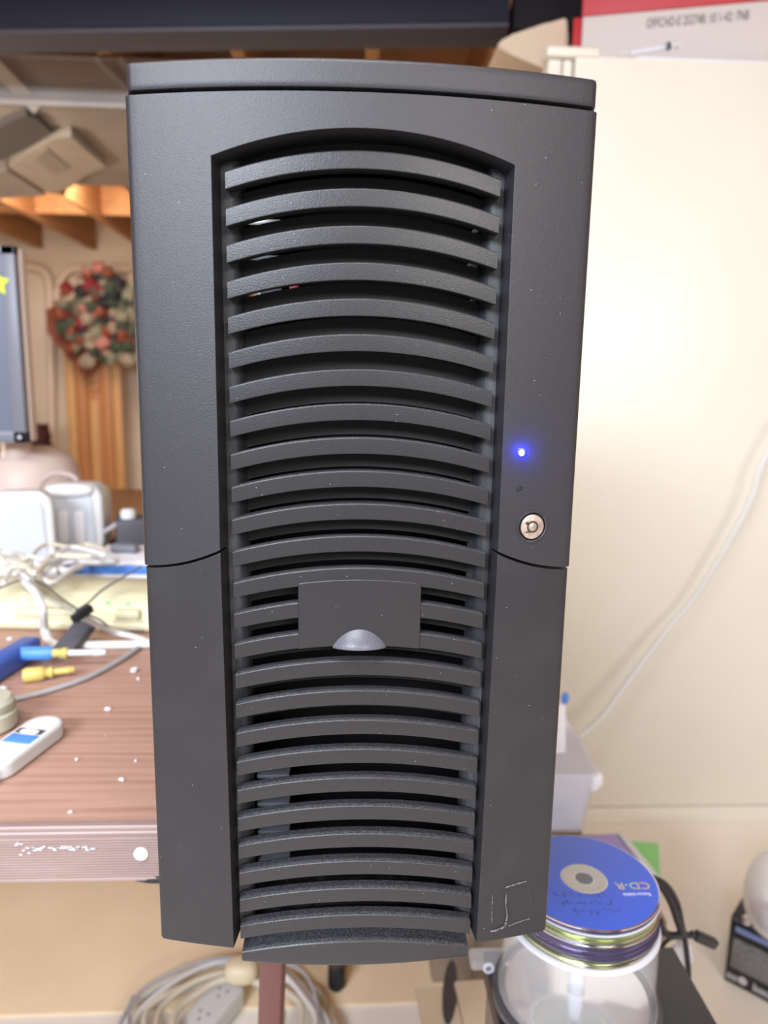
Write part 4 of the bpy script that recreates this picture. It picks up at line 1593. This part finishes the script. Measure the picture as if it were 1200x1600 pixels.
for i in range(nT):
    A_ = 2 * math.pi * i / nT
    V.append([bm.verts.new(((RT + rT * (1 + .25 * math.sin(5 * A_ + j)) * math.cos(2 * math.pi * j / nt)) * math.cos(A_), rT * .8 * math.sin(2 * math.pi * j / nt),
                            (RT + rT * (1 + .25 * math.sin(5 * A_ + j)) * math.cos(2 * math.pi * j / nt)) * math.sin(A_))) for j in range(nt)])
for i in range(nT):
    for j in range(nt):
        bm.faces.new((V[i][j], V[(i + 1) % nT][j], V[(i + 1) % nT][(j + 1) % nt], V[i][(j + 1) % nt]))
obj('twig_ring', bm, LEAFG, wr_, smooth=60)
fm = {}
for m in (FLRED, FLPINK, FLWHITE, LEAF, FLDARK, BURG, LEAFG):
    bm = bmesh.new()
    blob(bm, (0, 0, 0), .05, .045, .05, 2, 8, 6)
    rs = random.Random(hash(m.name) % 97)
    for v in bm.verts:
        v.co *= rs.uniform(.7, 1.25)
    fm[m.name] = finish(bm, 30, 'flower')
rs = random.Random(17)
for k in range(120):
    a = rs.uniform(0, 2 * math.pi)
    r_ = .36 * math.sqrt(rs.random())
    m = rs.choice([FLRED, FLPINK, LEAF, LEAF, FLDARK, FLDARK, LEAFG, FLWHITE, BURG, FLWHITE])
    nm = 'leaf_cluster' if m in (LEAF, LEAFG, FLDARK) else 'flower'
    o = link(nm, fm[m.name], m, wr_, (r_ * math.cos(a), -.085 - rs.uniform(0, .05), r_ * math.sin(a)), (rs.uniform(0, 3), rs.uniform(0, 3), rs.uniform(0, 3)))
    o.scale = [rs.uniform(.6, 1.25)] * 3
# ribbon bow on the wreath's left
bm = bmesh.new()
prism(bm, [(-.33, .12), (-.47, .06), (-.47, -.10), (-.36, -.24), (-.22, -.42), (-.15, -.30), (-.20, -.16), (-.24, .0)], 'Y', -.03, .02)
obj('rust_ribbon', bm, BURG, wr_)

# steel beam across the view
bL, bR = at_y(0, 45, 1.745), at_y(795, 48, 1.60)
ang = math.atan2(bR.y - bL.y, bR.x - bL.x)
zbm = (bL.z + bR.z) / 2
bt = thing('steel_beam', 'dark navy steel beam crossing under the ceiling joists', 'beam', (bL.x, bL.y, zbm), (0, 0, ang))
Lb = (Vector((bR.x, bR.y, 0)) - Vector((bL.x, bL.y, 0))).length
obj('lower_flange', mkbox((-.6, .0, .0), (Lb, .118, .010), .002), BEAMF, bt)
obj('web_cover', mkbox((-.6, -.001, .0105), (Lb, .117, 2.02 - zbm), .002), BEAMM, bt)
db = tag(obj('dark_box', mkbox((0, 0, 0), (.36, .20, 2.02 - zbm), .004), mat('black_brown_paint', (.010, .008, .010), .7, spec=.2), None, (bR.x + .012, bR.y + .012, zbm), (0, 0, ang)), 'black box at the end of the navy beam above the cushion', 'box')
# sheet metal duct
dtY = 2.12
z0d = at_y(120, 168, dtY).z
du = thing('sheet_metal_duct', 'dull sheet metal duct hanging below the joists at upper left', 'duct', (-1.3, dtY, z0d))
DWX0, DWX1, DD = -1.9, 1.2, .62
DH = 2.02 - z0d
obj('near_face', mkbox((DWX0, 0, .0), (DWX1, .006, DH), .001), DUCTM, du)
yf_far = 0
u_far = at_z(100, 288, z0d).y - dtY
obj('underside', mkbox((DWX0, .0065, -.002), (DWX1, u_far, .004), .001), DUCTM, du)
obj('rim_flange', mkbox((DWX0, -.02, -.004), (DWX1, -.0005, .022), .003), DUCTM, du)
# standing seams: diagonal cross breaks on the near face
def seam_bar(pa, pb, wd, Y, th, m, name='seam'):
    A_, B_ = at_y(*pa, Y), at_y(*pb, Y)
    o0 = Vector(du.location)
    d_ = (B_ - A_)
    n_ = Vector((-d_.z, 0, d_.x)).normalized() * wd / 2
    poly = [A_ + n_, A_ - n_, B_ - n_, B_ + n_]
    bm_ = bmesh.new()
    prism(bm_, [((p - o0).x, (p - o0).z) for p in poly], 'Y', Y - dtY - th, Y - dtY - .0002)
    return obj(name, bm_, m, du)
seam_bar((-10, 100), (62, 172), .040, dtY, .012, DUCTL)
seam_bar((150, 92), (200, 140), .012, dtY, .008, DUCTM)
seam_bar((188, 93), (240, 145), .012, dtY, .008, DUCTM)
# elbow branch and straps under the duct
def dz(px_, py_, h=0.):
    return at_z(px_, py_, z0d - h)
def low_panel(name, pix, m, th=.02):
    pts = [dz(*q) - Vector(du.location) for q in pix]
    bm_ = bmesh.new()
    prism(bm_, [(p_.x, p_.y) for p_ in pts], 'Z', -.0045 - th, -.0042)
    return obj(name, bm_, m, du)
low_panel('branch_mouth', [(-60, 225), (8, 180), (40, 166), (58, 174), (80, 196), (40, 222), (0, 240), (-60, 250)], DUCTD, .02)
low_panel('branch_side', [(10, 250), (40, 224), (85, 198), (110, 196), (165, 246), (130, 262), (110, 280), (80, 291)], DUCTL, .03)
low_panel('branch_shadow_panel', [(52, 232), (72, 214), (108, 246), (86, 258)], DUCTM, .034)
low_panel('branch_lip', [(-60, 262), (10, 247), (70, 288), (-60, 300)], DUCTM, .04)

print('objects', len(bpy.data.objects))
